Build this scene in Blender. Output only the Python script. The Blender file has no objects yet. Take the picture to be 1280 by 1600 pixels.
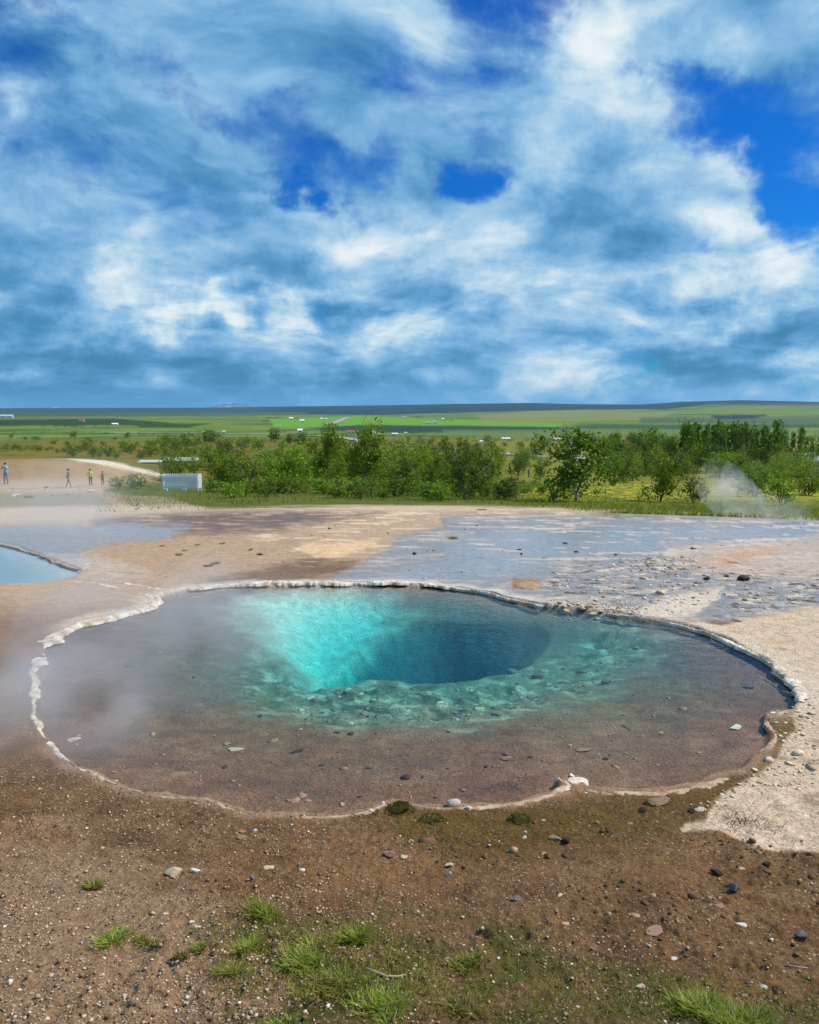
import bpy, bmesh, math, random
import numpy as np
from mathutils import Vector, Matrix

S = bpy.context.scene
COL = S.collection
RNG = np.random.default_rng(7)
random.seed(7)
R = math.radians

# ------------------------------------------------------------------ camera
CAM_Z, PITCH, F = 2.6, R(7.4), 1232.0          # eye above the water, tilt down, focal length in photo pixels
cam_d = bpy.data.cameras.new('camera')
cam_d.sensor_fit = 'VERTICAL'; cam_d.sensor_height = 24.0; cam_d.lens = F / 1600 * 24.0
cam_d.clip_start = 0.05; cam_d.clip_end = 60000
cam = bpy.data.objects.new('camera', cam_d); COL.objects.link(cam)
cam.location = (0, 0, CAM_Z); cam.rotation_euler = (math.pi/2 - PITCH, 0, 0)
S.camera = cam
CP, SP = math.cos(PITCH), math.sin(PITCH)
def ray(u, v):                                   # photo pixel -> world direction
    a, b = (u-640)/F, (800-v)/F
    return np.array([a, CP + b*SP, -SP + b*CP])

# ------------------------------------------------------------------ light
S.view_settings.view_transform = 'Standard'; S.view_settings.look = 'None'
S.view_settings.exposure = 0.0; S.view_settings.gamma = 1.0; S.view_settings.use_curve_mapping = False
S.render.engine = 'CYCLES'
S.cycles.use_denoising = True
S.cycles.max_bounces = 6; S.cycles.diffuse_bounces = 2; S.cycles.glossy_bounces = 3
S.cycles.transmission_bounces = 3; S.cycles.volume_bounces = 1; S.cycles.transparent_max_bounces = 12
S.cycles.caustics_reflective = False; S.cycles.caustics_refractive = False
S.cycles.volume_max_steps = 256
SUN_EL, SUN_AZ = R(49), R(78)                    # azimuth clockwise from +Y
sun_d = bpy.data.lights.new('sun', 'SUN'); sun_d.energy = 5.0; sun_d.angle = R(0.55); sun_d.color = (1.0, 0.92, 0.80)
sun = bpy.data.objects.new('sun', sun_d); COL.objects.link(sun)
to_sun = Vector((math.sin(SUN_AZ)*math.cos(SUN_EL), math.cos(SUN_AZ)*math.cos(SUN_EL), math.sin(SUN_EL)))
sun.rotation_euler = to_sun.to_track_quat('Z', 'Y').to_euler(); sun.location = to_sun*60

# node helper --------------------------------------------------------------
class NT:
    def __init__(s, tree): s.t = tree; s.n = tree.nodes; s.l = tree.links
    def put(s, sock, v):
        if v is None: return
        if hasattr(v, 'is_linked'): s.l.new(v, sock)
        else: sock.default_value = v
    def add(s, typ, ins=None, **props):
        nd = s.n.new(typ)
        for k, v in props.items(): setattr(nd, k, v)
        for k, v in (ins or {}).items(): s.put(nd.inputs[k], v)
        return nd
    def math(s, op, a, b=None, c=None, clamp=False):
        nd = s.add('ShaderNodeMath', operation=op, use_clamp=clamp)
        for i, v in enumerate((a, b, c)): s.put(nd.inputs[i], v)
        return nd.outputs[0]
    def vm(s, op, a, b=None, c=None, out=0):
        nd = s.add('ShaderNodeVectorMath', operation=op)
        for i, v in enumerate((a, b, c)):
            if v is not None: s.put(nd.inputs[i], v)
        return nd.outputs[out]
    def mapr(s, v, a, b, lo=0.0, hi=1.0, smooth=True):
        nd = s.add('ShaderNodeMapRange', interpolation_type='SMOOTHSTEP' if smooth else 'LINEAR')
        for i, x in enumerate((v, a, b, lo, hi)): s.put(nd.inputs[i], x)
        return nd.outputs[0]
    def mix(s, f, a, b, mode='MIX'):
        nd = s.add('ShaderNodeMix', data_type='RGBA', blend_type=mode)
        s.put(nd.inputs[0], f)
        for i, v in ((6, a), (7, b)):
            s.put(nd.inputs[i], v if hasattr(v, 'is_linked') else (*v, 1.0))
        return nd.outputs[2]
    def noise(s, vec, scale, detail=4, rough=0.55, dist=0.0, out=0):
        nd = s.add('ShaderNodeTexNoise', {'Scale': scale, 'Detail': detail, 'Roughness': rough, 'Distortion': dist})
        s.put(nd.inputs['Vector'], vec)
        return nd.outputs[out]
    def voro(s, vec, scale, feature='F1', rnd=1.0):
        nd = s.add('ShaderNodeTexVoronoi', {'Scale': scale, 'Randomness': rnd}, feature=feature)
        s.put(nd.inputs['Vector'], vec)
        return nd

# ------------------------------------------------------------------ sky
W = bpy.data.worlds.new('World'); S.world = W; W.use_nodes = True
W.cycles.sampling_method = 'MANUAL'; W.cycles.sample_map_resolution = 512
t = NT(W.node_tree); t.n.clear()
d = t.add('ShaderNodeTexCoord').outputs['Generated']
sky = t.add('ShaderNodeTexSky', sky_type='NISHITA', sun_disc=False, sun_elevation=SUN_EL, sun_rotation=SUN_AZ, air_density=1.0, dust_density=0.3, ozone_density=3.0, altitude=100)
skyc = t.add('ShaderNodeHueSaturation', {'Hue': 0.503, 'Saturation': 1.3, 'Value': 1.2, 'Color': sky.outputs[0]}).outputs[0]
skyc = t.mix(1.0, skyc, (0.05, 0.50, 0.95), 'MULTIPLY')
sep = t.add('ShaderNodeSeparateXYZ', {0: d})
zc = t.math('MAXIMUM', sep.outputs[2], 0.0)
inv = t.math('DIVIDE', 1.0, t.math('ADD', zc, 0.46))
flat = t.add('ShaderNodeCombineXYZ', {0: t.math('MULTIPLY', sep.outputs[0], inv), 1: t.math('MULTIPLY', sep.outputs[1], inv), 2: t.math('MULTIPLY', sep.outputs[2], 1.4)}).outputs[0]
# blobs: where the cloud deck thickens, opens, brightens, darkens (u, v, radius px, cover, brightness)
BLOBS = [
 (30,0,80,-.36,0), (560,70,100,-.30,-.05), (890,5,110,-.40,0), (1265,190,165,-.44,0), (1085,235,100,-.34,0), (1070,375,62,-.26,0),
 (420,160,84,-.52,0), (530,250,80,-.42,0), (290,190,66,-.50,0), (200,118,58,-.42,0), (735,265,60,-.62,0), (470,290,44,-.45,0), (60,260,80,-.2,0),
 (690,115,80,-.45,0), (640,585,80,-.16,.05), (1215,300,70,-.24,0), (130,110,90,-.12,0), (820,130,70,-.14,0),
 (1050,110,110,.34,.42), (1215,40,120,.32,.05), (1120,40,70,.1,-.2), (920,205,95,.24,.26), (790,290,75,.2,.28), (860,330,90,.2,-.15), (985,320,90,.18,.12),
 (1160,310,45,.26,.2), (1150,400,110,.3,.3), (1260,390,80,.2,.25), (1150,525,130,.2,-.26), (1190,560,90,.1,-.1),
 (600,385,120,.16,.3), (760,440,110,.1,.22), (450,370,80,.1,.1), (110,430,110,.24,.30), (230,465,80,.2,.34), (300,495,50,.16,.5), (140,515,130,.12,-.2), (60,365,110,.16,-.18),
 (430,500,50,.12,.4), (300,240,110,.16,.12), (600,240,60,.12,.15), (450,60,120,.14,.05), (170,90,90,.2,.05), (240,40,90,.16,.05), (180,560,200,.1,-.22), (520,520,160,.1,-.08), (900,480,120,.1,.1),
 (640,535,70,.08,.3), (860,585,110,.08,.2), (1060,600,90,.06,.25), (420,400,70,.05,-.16), (700,100,60,.1,.1), (720,30,80,.15,.1),
]
wv = t.noise(d, 5.0, 6, 0.58, out=1)
dw = t.vm('ADD', d, t.vm('MULTIPLY', t.vm('SUBTRACT', wv, (0.5, 0.5, 0.5)), (0.34, 0.12, 0.32)))
dw = t.vm('MULTIPLY', dw, (1.0, 1.0, 1.35))
acc = None
for (u, v, rad, cov, bri) in BLOBS:
    q = ray(u, v); q /= np.linalg.norm(q)
    ds = t.vm('DISTANCE', dw, (q[0], q[1], q[2]*1.35), out=1)
    m = t.mapr(ds, rad*1.5/F, rad*0.15/F)
    acc = t.vm('MULTIPLY_ADD', (cov, bri, 0), m, acc if acc is not None else (0, 0, 0))
sa = t.add('ShaderNodeSeparateXYZ', {0: acc})
warp = t.vm('ADD', flat, t.vm('MULTIPLY', t.vm('SUBTRACT', t.noise(flat, 1.6, 3, out=1), (0.5, 0.5, 0.5)), (0.35, 0.35, 0.35)))
n1 = t.noise(warp, 3.1, 10, 0.55)
n2 = t.noise(t.vm('ADD', warp, (0.05, -0.07, 0.06)), 3.1, 8, 0.53)
n3 = t.noise(warp, 8.0, 10, 0.62)
big = t.math('MULTIPLY_ADD', t.math('SUBTRACT', n1, 0.5), 1.7, 0.5)
cover = t.math('ADD', t.math('ADD', big, sa.outputs[0]), t.math('MULTIPLY', t.math('SUBTRACT', n3, 0.5), 0.55))
alpha = t.mapr(cover, -0.02, 0.55)
lit = t.math('MULTIPLY', t.math('SUBTRACT', n1, n2), 1.75)
thick = t.mapr(n1, 0.46, 0.72, 0.0, 0.20)
b0 = t.math('ADD', t.math('ADD', 0.43, lit), t.math('MULTIPLY', sa.outputs[1], 1.0))
b1 = t.math('ADD', t.math('SUBTRACT', b0, thick), t.math('MULTIPLY', t.math('SUBTRACT', n3, 0.5), 0.85))
n4 = t.noise(t.vm('ADD', t.vm('MULTIPLY', d, (3.6, 3.6, 15.0)), t.vm('MULTIPLY', t.vm('SUBTRACT', wv, (0.5, 0.5, 0.5)), (0.8, 0.8, 1.2))), 1.5, 9, 0.56)
b1 = t.math('ADD', b1, t.math('MULTIPLY', t.math('SUBTRACT', n4, 0.47), t.mapr(sep.outputs[2], 0.38, 0.06, 0.0, 1.45)))
ramp = t.add('ShaderNodeValToRGB'); cr = ramp.color_ramp; cr.interpolation = 'B_SPLINE'
for e, (p_, c) in zip((cr.elements[0], cr.elements[1]), ((0.0, (0.045, 0.20, 0.38)), (1.0, (0.92, 0.96, 0.96)))): e.position = p_; e.color = (*c, 1)
for p_, c in ((0.28, (0.105, 0.325, 0.60)), (0.5, (0.23, 0.475, 0.755)), (0.72, (0.44, 0.66, 0.83))):
    e = cr.elements.new(p_); e.color = (*c, 1)
t.put(ramp.inputs[0], b1)
cl = t.vm('MULTIPLY', ramp.outputs[0], (10, 10, 10))
low = t.mapr(sep.outputs[2], -0.03, 0.045)
cl2 = t.mix(low, (1.1, 3.6, 7.0), cl)
tot = t.mix(t.math('MAXIMUM', t.mapr(sep.outputs[2], 0.09, 0.0), t.math('MULTIPLY', alpha, t.mapr(sep.outputs[2], 0.0, 0.12, 1.0, 0.985))), skyc, cl2)
bg = t.add('ShaderNodeBackground', {'Color': tot, 'Strength': 0.1})
t.l.new(bg.outputs[0], t.add('ShaderNodeOutputWorld').inputs[0])
# ------------------------------------------------------------------ numpy noise
def perlin(x, y, seed=0):
    xi = np.floor(x).astype(np.int64); yi = np.floor(y).astype(np.int64)
    fx = x-xi; fy = y-yi
    u = fx*fx*fx*(fx*(fx*6-15)+10); v = fy*fy*fy*(fy*(fy*6-15)+10)
    def g(ix, iy, dx, dy):
        h = (ix*374761393 + iy*668265263 + seed*974634777) & 0xffffffff
        h = ((h ^ (h >> 13))*1274126177) & 0xffffffff
        a = ((h ^ (h >> 16)) & 0xffff)*(2*math.pi/65536)
        return np.cos(a)*dx + np.sin(a)*dy
    a = g(xi, yi, fx, fy); b = g(xi+1, yi, fx-1, fy); c = g(xi, yi+1, fx, fy-1); e = g(xi+1, yi+1, fx-1, fy-1)
    return (a+(b-a)*u + ((c+(e-c)*u)-(a+(b-a)*u))*v)*1.5
def fbm(x, y, octv=4, seed=0, gain=0.5):
    s = np.zeros_like(x); a = 1.0; n = 0
    for i in range(octv):
        ca, sa = math.cos(.7+i*1.3), math.sin(.7+i*1.3); s = s + a*perlin((x*ca-y*sa)*2**i + i*17.3, (x*sa+y*ca)*2**i - i*9.1, seed+i); n += a; a *= gain
    return s/n
def sstep(a, b, x):
    k = np.clip((x-a)/(b-a), 0, 1); return k*k*(3-2*k)
def lerp(a, b, k): return a+(b-a)*k
def poly_sd(px, py, poly):                        # signed distance to a closed polygon, negative inside
    poly = np.asarray(poly, float); n = len(poly)
    best = np.full(px.shape, 1e18); ins = np.zeros(px.shape, bool)
    for i in range(n):
        ax, ay = poly[i]; bx, by = poly[(i+1) % n]
        ex, ey = bx-ax, by-ay; wx, wy = px-ax, py-ay
        k = np.clip((wx*ex+wy*ey)/(ex*ex+ey*ey+1e-12), 0, 1)
        np.minimum(best, (wx-ex*k)**2+(wy-ey*k)**2, out=best)
        c = ((ay > py) != (by > py))
        if ay != by: ins ^= c & (px < (bx-ax)*(py-ay)/(by-ay)+ax)
    return np.where(ins, -1, 1)*np.sqrt(best)
def catmull(pts, per=8, closed=True):
    p = np.asarray(pts, float); n = len(p); out = []
    for i in range(n if closed else n-1):
        idx = [(i-1) % n, i, (i+1) % n, (i+2) % n] if closed else [max(i-1, 0), i, i+1, min(i+2, n-1)]
        a, b, c, e = p[idx]
        for k in np.arange(per)/per:
            out.append(0.5*(2*b + (c-a)*k + (2*a-5*b+4*c-e)*k*k + (3*b-a-3*c+e)*k**3))
    if not closed: out.append(p[-1])
    return np.array(out)

# ------------------------------------------------------------------ lie of the land
# sight-line slope (camera height above ground / distance) at each distance: a knoll that falls to a wide plain
_RD = np.log([20, 28, 40, 63, 100, 185, 300, 600, 1200, 2500, 5000, 9000, 30000])
_RV = [.130, .117, .1065, .097, .089, .081, .066, .038, .0205, .0108, .0062, .0040, .0012]
_ld = np.linspace(math.log(20), math.log(30000), 400)
_zz = np.interp(_ld, _RD, _RV)
_k = np.ones(25)/25; _zz = np.convolve(np.pad(_zz, 12, 'edge'), _k, 'valid')
_SKYU = [-800, 0, 330, 430, 520, 600, 700, 830, 900, 1000, 1060, 1150, 1280, 1700, 2400]
_SKYV = [640, 638, 637, 635.5, 634.5, 633.5, 631.5, 630, 632, 632.5, 629, 627, 630, 629, 632]
_HILLD = [7000, 6500, 6000, 5500, 5000, 4800, 4600, 4300, 4000, 3500, 3000, 2800, 2800, 3000, 4000]
def Hs(x, y):
    x = np.asarray(x, float); y = np.asarray(y, float)
    dist = np.hypot(x, y)
    ld = np.log(np.maximum(dist, 20))
    z = np.where(dist > 20, CAM_Z - np.interp(ld, _ld, _zz)*dist, 0.0)
    z = z + np.where(dist < 26, (1-sstep(18, 26, dist))*(-(CAM_Z-0.13*20 if False else 0)), 0)
    # bank under the photographer
    b = 4.75 - y + 0.05*x
    b = 0.22*np.log1p(np.exp(np.clip(b/0.22, -30, 30)))*0.235
    z = z + np.where(dist < 18, 1.05*(1-np.exp(-b/1.05))*(1-sstep(10, 18, dist)), 0)
    # sinter mound beyond the left flat
    z = z + 3.3*np.exp(-(((x+45)/15.5)**4 + ((y-96)/17.0)**4))
    # hills on the horizon
    u = 640 + F*np.clip(x/np.maximum(y, 1e-3), -1.3, 1.3); u = np.where(y <= 0, 640.0, u)
    far = dist > 2000
    top = CAM_Z + (640-np.interp(u, _SKYU, _SKYV))/F*9000
    d0 = np.interp(u, _SKYU, _HILLD)
    k = np.where(far, sstep(d0, 9000, dist), 0)
    rough = fbm(x/900, y/900, 3, 5)
    z = z*(1-k) + k*top + np.where(far, rough*(10*sstep(2000, 5000, dist)*(1-sstep(6500, 8600, dist))), 0)
    z = z - np.where(dist > 9000, (dist-9000)*0.02, 0)
    return z
def P(u, v, z=None):                              # photo pixel -> ground point (or the point at height z)
    q = ray(u, v)
    if z is not None:
        k = (z-CAM_Z)/q[2]; return np.array([q[0]*k, q[1]*k, z])
    ts = np.geomspace(1.4, 12000, 1500)
    zr = CAM_Z + q[2]*ts; zg = Hs(q[0]*ts, q[1]*ts)
    i = int(np.argmax(zr < zg))
    if i == 0: i = len(ts)-1
    f0 = zr[i-1]-zg[i-1]; f1 = zr[i]-zg[i]; k = ts[i-1] + (ts[i]-ts[i-1])*f0/(f0-f1+1e-9)
    return np.array([q[0]*k, q[1]*k, float(Hs(q[0]*k, q[1]*k))])
def px_poly(pts, z=0.0): return np.array([P(u, v, z)[:2] for u, v in pts])

WATER_Z = -0.045
POOL_PX = [(252,934),(300,923),(350,919),(400,916),(480,916),(560,914),(640,916),(700,920),(760,928),(800,939),(850,948),(900,953),(950,958),(1000,966),
 (1050,975),(1100,988),(1150,1007),(1200,1037),(1235,1064),(1248,1088),(1240,1112),(1205,1119),(1196,1128),(1207,1145),(1200,1165),(1180,1188),(1150,1208),(1100,1226),
 (1050,1237),(1000,1241),(950,1241),(918,1236),(908,1219),(880,1217),(872,1232),(862,1246),(820,1258),(780,1265),(720,1268),(660,1268),(630,1262),(600,1264),(570,1277),(510,1285),(440,1285),
 (380,1275),(320,1254),(270,1249),(230,1244),(190,1230),(150,1211),(120,1199),(90,1175),(74,1155),(60,1130),(56,1085),(58,1058),(73,1036),(66,1019),(82,996),(140,972),
 (190,962),(235,950)]
_pc = px_poly(POOL_PX, WATER_Z)
POOL = catmull(_pc, 5)
_tan = np.roll(POOL, -1, 0)-np.roll(POOL, 1, 0); _nrm = np.stack([_tan[:, 1], -_tan[:, 0]], 1); _nrm /= np.linalg.norm(_nrm, axis=1)[:, None]
POOL = POOL + _nrm*(fbm(POOL[:, 0]*3.1, POOL[:, 1]*3.1, 3, 31)*0.07)[:, None]
HOLE = catmull(px_poly([(503,1044),(520,1053),(600,1049),(690,1054),(760,1046),(820,1030),(852,1006),(862,985),(838,974),(760,966),(690,959),(640,961),(600,971),(572,987),(545,1005),(515,1028)], -0.20), 4)
RAMP = catmull(px_poly([(385,948),(450,938),(550,934),(615,950),(580,985),(520,1045),(470,1035),(430,1000),(395,965)], -0.18), 3)
ROCKS = catmull(px_poly([(420,1030),(500,1050),(700,1055),(830,1040),(960,980),(1010,1000),(930,1060),(800,1105),(700,1130),(600,1135),(480,1120),(400,1080)], -0.18), 3)
BLUE_PX = [(-420,838),(-150,843),(0,851),(55,867),(90,881),(126,894),(98,909),(0,917),(-150,924),(-420,935)]
BLUE = catmull(px_poly(BLUE_PX, WATER_Z), 5)

def H(x, y, full=False):
    z = Hs(x, y); x = np.asarray(x, float); y = np.asarray(y, float)
    dist = np.hypot(x, y)
    # small relief
    near = 1-sstep(20, 34, dist)
    z = z + near*(0.012*fbm(x*1.6, y*1.6, 3, 1) + 0.010*fbm(x*5, y*5, 3, 2))
    fore = 1-sstep(4.2, 6.0, y)
    lump = fbm(x*6, y*6, 4, 3); clod = np.maximum(fbm(x*11, y*11, 3, 4)-0.05, 0)
    patch = sstep(-0.1, 0.35, fbm(x*0.9+3, y*0.9, 2, 8))
    z = z + fore*(0.022*lump + 0.055*clod*patch + 0.013*fbm(x*26, y*26, 3, 6))
    mid = sstep(20, 40, dist)
    z = z + mid*np.minimum(dist/100, 2.5)*0.25*fbm(x/9, y/9, 3, 9)*(1-sstep(300, 1500, dist))
    box = (np.abs(x) < 6.5) & (y > 3.8) & (y < 14)
    sd = np.full(x.shape, 9.0); hd = np.full(x.shape, 9.0); bl = np.zeros(x.shape, bool)
    if box.any():
        bx, by = x[box], y[box]
        s = poly_sd(bx, by, POOL); h = poly_sd(bx, by, HOLE); r = poly_sd(bx, by, RAMP); k = poly_sd(bx, by, ROCKS)
        sd[box] = s; hd[box] = h
        ins = -s
        zz = z[box]
        right = sstep(0.5, 2.5, bx)*sstep(6, 7.2, by)
        shelf = lerp(0.025, 0.055, sstep(0.0, 0.9, ins)) + right*0.03*sstep(0, 0.12, ins)
        shelf = shelf + 0.014*fbm(bx*2.2, by*2.2, 4, 21) + 0.006*fbm(bx*9, by*9, 3, 22)
        wob = 0.16*fbm(bx*2.2, by*2.2, 4, 24)
        rk = sstep(0.30, -0.25, k+wob)
        shelf = shelf + rk*(0.05 - 0.07*np.abs(fbm(bx*2.6, by*2.6, 3, 25)) + 0.04*fbm(bx*7, by*7, 3, 26))
        rp = sstep(0.45, -0.75, r+wob)
        shelf = shelf + rp*(0.04+0.26*sstep(1.5, 0.0, h)) + 0.13*sstep(2.3, 0.2, h+wob)*sstep(0.0, .7, ins) + rp*0.03*fbm(bx*6, by*6, 3, 27)
        hh = h + wob*0.35
        near_ = np.clip(0.8-hh, 0, 0.8)
        shelf = shelf + 0.05*(near_/0.8)**2
        dep = shelf + np.clip(-hh, 0, None)*lerp(4.0, 1.5, sstep(8.2, 9.9, by+.3*bx))*lerp(1.0, .5, sstep(.5, 1.7, bx))
        dep = np.minimum(dep, 2.3+0.1*fbm(bx*3, by*3, 2, 28))
        # bank to floor
        kk = sstep(-0.02, 0.05, ins)
        z[box] = np.where(s < 0.25, lerp(lerp(zz, np.maximum(zz, -0.005), sstep(0.25, 0.05, s)), WATER_Z-dep, kk), zz)
    box2 = (x < -2.5) & (x > -16) & (y > 9) & (y < 20)
    if box2.any():
        s = poly_sd(x[box2], y[box2], BLUE); bl[box2] = s < 0
        k = sstep(0.0, -0.5, s)
        z[box2] = lerp(z[box2], WATER_Z-0.02-0.35*sstep(0, -1.5, s), sstep(0.03, -0.06, s))
    return (z, sd, hd, bl) if full else z

# ------------------------------------------------------------------ mesh helpers
def mesh_obj(name, co, faces, mats=(), parent=None, smooth=False, attrs=None, link=True):
    me = bpy.data.meshes.new(name)
    co = np.asarray(co, np.float32)
    if isinstance(faces, np.ndarray):
        nf, k = faces.shape
        me.vertices.add(len(co)); me.vertices.foreach_set('co', co.ravel())
        me.loops.add(nf*k); me.loops.foreach_set('vertex_index', faces.astype(np.int32).ravel())
        me.polygons.add(nf); me.polygons.foreach_set('loop_start', np.arange(0, nf*k, k, dtype=np.int32))
        me.update(calc_edges=True); me.validate()
    else:
        me.from_pydata([tuple(map(float, c)) for c in co], [], faces); me.update()
    for m in (mats if isinstance(mats, (list, tuple)) else [mats]): me.materials.append(m)
    if smooth: me.polygons.foreach_set('use_smooth', np.ones(len(me.polygons), bool))
    for an, arr in (attrs or {}).items():
        a = me.attributes.new(an, 'FLOAT_COLOR', 'POINT'); a.data.foreach_set('color', np.asarray(arr, np.float32).ravel())
    o = bpy.data.objects.new(name, me)
    if link: COL.objects.link(o)
    if parent: o.parent = parent
    return o
def tag(o, label=None, cat=None, group=None, kind=None):
    for k, v in (('label', label), ('category', cat), ('group', group), ('kind', kind)):
        if v: o[k] = v
    return o
def empty(name, loc, rz=0.0, s=1.0):
    o = bpy.data.objects.new(name, None); COL.objects.link(o); o.empty_display_size = 0.2
    o.location = [float(c) for c in loc]; o.rotation_euler = (0, 0, rz); o.scale = (s, s, s); return o
def child_copy(src, parent):
    c = src.copy(); COL.objects.link(c); c.parent = parent; return c
def new_mat(name):
    m = bpy.data.materials.new(name); m.use_nodes = True
    nt = NT(m.node_tree); nt.n.clear()
    out = nt.add('ShaderNodeOutputMaterial')
    return m, nt, out
def simple(name, col, rough=0.8, nscale=None, namp=0.25, bump=0.0, bscale=None, metal=0.0, spec=0.3):
    m, nt, out = new_mat(name)
    pos = nt.add('ShaderNodeTexCoord').outputs['Object']
    c = (*col, 1.0)
    if nscale:
        n = nt.noise(pos, nscale, 5, 0.6)
        f = nt.mapr(n, 0.3, 0.7, 1-namp, 1+namp, False)
        c = nt.vm('MULTIPLY', nt.add('ShaderNodeCombineXYZ', {0: col[0], 1: col[1], 2: col[2]}).outputs[0], nt.add('ShaderNodeCombineXYZ', {0: f, 1: f, 2: f}).outputs[0])
    b = nt.add('ShaderNodeBsdfPrincipled', {'Base Color': c, 'Roughness': rough, 'Metallic': metal, 'Specular IOR Level': spec})
    if bump:
        n = nt.noise(pos, bscale or nscale, 6, 0.6)
        nt.l.new(nt.add('ShaderNodeBump', {'Strength': 1.0, 'Distance': bump, 'Height': n}).outputs[0], b.inputs['Normal'])
    nt.l.new(b.outputs[0], out.inputs[0]); return m

# ------------------------------------------------------------------ ground
def build_ground():
    az = np.concatenate([np.linspace(-180, -40, 36, endpoint=False), np.linspace(-40, -33, 14, endpoint=False), np.linspace(-33, 33, 430, endpoint=False), np.linspace(33, 40, 14, endpoint=False), np.linspace(40, 180, 36, endpoint=False)])
    rr = np.concatenate([np.geomspace(0.3, 2.0, 12, endpoint=False), np.geomspace(2.0, 14, 480, endpoint=False), np.geomspace(14, 60, 150, endpoint=False), np.geomspace(60, 9200, 260, endpoint=False), np.geomspace(9200, 14000, 6)])
    A, Rr = np.meshgrid(np.radians(az), rr)
    x = (np.sin(A)*Rr).ravel(); y = (np.cos(A)*Rr).ravel()
    z, sd, hd, bl = H(x, y, True)
    na, nr = len(az), len(rr)
    i = np.arange(nr-1)[:, None]*na; j = np.arange(na)[None, :]; j2 = (j+1) % na
    f = np.stack([i+j, i+j2, i+na+j2, i+na+j], -1).reshape(-1, 4)[:, ::-1]
    # photo coordinates of each ground point, used only to know which patch of land it belongs to
    zc = y*CP - (z-CAM_Z)*SP; yc = y*SP + (z-CAM_Z)*CP
    ok = zc > 0.05
    u = np.where(ok, 640+F*x/np.where(ok, zc, 1), 640.0); v = np.where(ok, 800-F*yc/np.where(ok, zc, 1), 1600.0)
    u = np.clip(u, -900, 2200); v = np.clip(v, 600, 1900)
    dist = np.hypot(x, y)
    dd = np.maximum(dist, 2)
    nz = fbm(x*0.9, y*0.9, 4, 41); nf = fbm(x*3.3, y*3.3, 4, 42); nl = fbm(x*0.25, y*0.6, 4, 43)
    ns = fbm(x*0.9, y*3.2, 5, 44)                            # streaks lying across the view
    nq = fbm(x*1.7, y*4.5, 5, 45)
    def zone(poly, soft=6, amp=10, n=None, lim=None):
        m = np.zeros_like(x); p = np.asarray(poly, float)
        bx = (u > p[:, 0].min()-60) & (u < p[:, 0].max()+60) & (v > p[:, 1].min()-40) & (v < p[:, 1].max()+40) & ok
        s = poly_sd(u[bx], v[bx], p) + amp*(.8*(nf if n is None else n)+.7*nq)[bx]
        m[bx] = sstep(soft, -soft, s); return m
    C = np.zeros((len(x), 3)); rough = np.full(len(x), 0.9); peb = np.ones(len(x)); crust = np.zeros(len(x)); green = np.zeros(len(x))
    def paint(mask, col, r=None, p=None, c=None, g=None):
        nonlocal C, rough, peb, crust, green
        C = lerp(C, np.array(col), mask[:, None])
        if r is not None: rough = lerp(rough, r, mask)
        if p is not None: peb = lerp(peb, p, mask)
        if c is not None: crust = lerp(crust, c, mask)
        if g is not None: green = lerp(green, g, mask)
    one = np.ones_like(x)
    # foreground earth
    paint(one, (.176, .094, .040))
    paint(sstep(-.15, .4, nf)*0.6, (.090, .044, .018))
    paint(sstep(0, .4, nz)*0.55, (.225, .115, .044))
    paint(zone([(-200,1330),(130,1310),(330,1400),(360,1500),(560,1700),(-300,1750)], 60, 60), (.275, .168, .090), p=1.7)
    paint(zone([(560,1270),(900,1250),(1100,1240),(1170,1210),(1230,1150),(1235,1170),(1190,1215),(1080,1300),(900,1330),(700,1340)], 22, 30)*0.85, (.105, .060, .012), p=.45)
    paint(zone([(330,1440),(560,1420),(760,1440),(1000,1500),(1300,1560),(1300,1700),(330,1700)], 40, 60)*sstep(-.35, .25, nf+nz*.6), (.085, .07, .018), p=.8, g=.5)
    # left bank of the pool
    paint(zone([(-300,905),(110,906),(180,915),(250,935),(190,962),(80,990),(50,1060),(52,1150),(-300,1250)], 14, 10), (.235, .135, .082), p=.9)
    paint(zone([(150,925),(215,928),(238,938),(200,952),(120,950)], 12, 10), (.17, .075, .03))
    # bare flats behind the pool
    flat_ = sstep(985, 925, v)*ok*(sd > -0.02)
    paint(flat_, (.48, .335, .225), p=1.2)
    paint(zone([(170,835),(330,810),(560,850),(600,870),(520,895),(330,920),(200,915),(150,880)], 12, 10), (.47, .31, .20), p=1.7)
    paint(zone([(420,885),(470,872),(560,878),(545,900),(430,912),(300,918),(330,905)], 9, 12), (.19, .105, .065), p=1.6)
    paint(sstep(.05, .3, ns)*zone([(330,775),(760,780),(1000,790),(690,850),(560,872),(470,880),(380,830)], 14, 10), (.74, .56, .385), p=.4, c=.6)
    paint(zone([(470,850),(590,845),(585,852),(540,868),(510,870),(470,862)], 4, 5), (.70, .47, .28), p=.2)
    paint(zone([(625,856),(640,850),(700,847),(705,855),(660,862)], 3, 4), (.70, .48, .30), p=.2)
    paint(zone([(150,800),(420,793),(600,800),(560,808),(420,832),(250,838),(140,830)], 9, 14, ns)*sstep(-.3, .2, ns+.15), (.155, .105, .09), r=.5, p=.8)
    paint(zone([(-300,792),(260,788),(700,776),(1000,790),(700,800),(350,796),(100,815),(-300,830)], 7, 9, ns)*(.5+.5*sstep(-.2, .3, ns)), (.62, .46, .33), p=.8)
    # wet lilac flat and its runnels
    wet = zone([(690,806),(860,803),(1300,806),(1600,806),(1600,960),(1290,948),(1200,962),(1130,972),(1060,970),(1000,966),(900,955),(800,940),(700,922),(560,915),(470,918),(545,892),(600,862),(620,840),(690,824)], 9, 12, ns)
    paint(wet, (.25, .225, .215), r=.22, p=.25, c=.35)
    paint(wet*sstep(-.05, .35, ns)*.8, (.46, .39, .345), r=.45)
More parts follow.
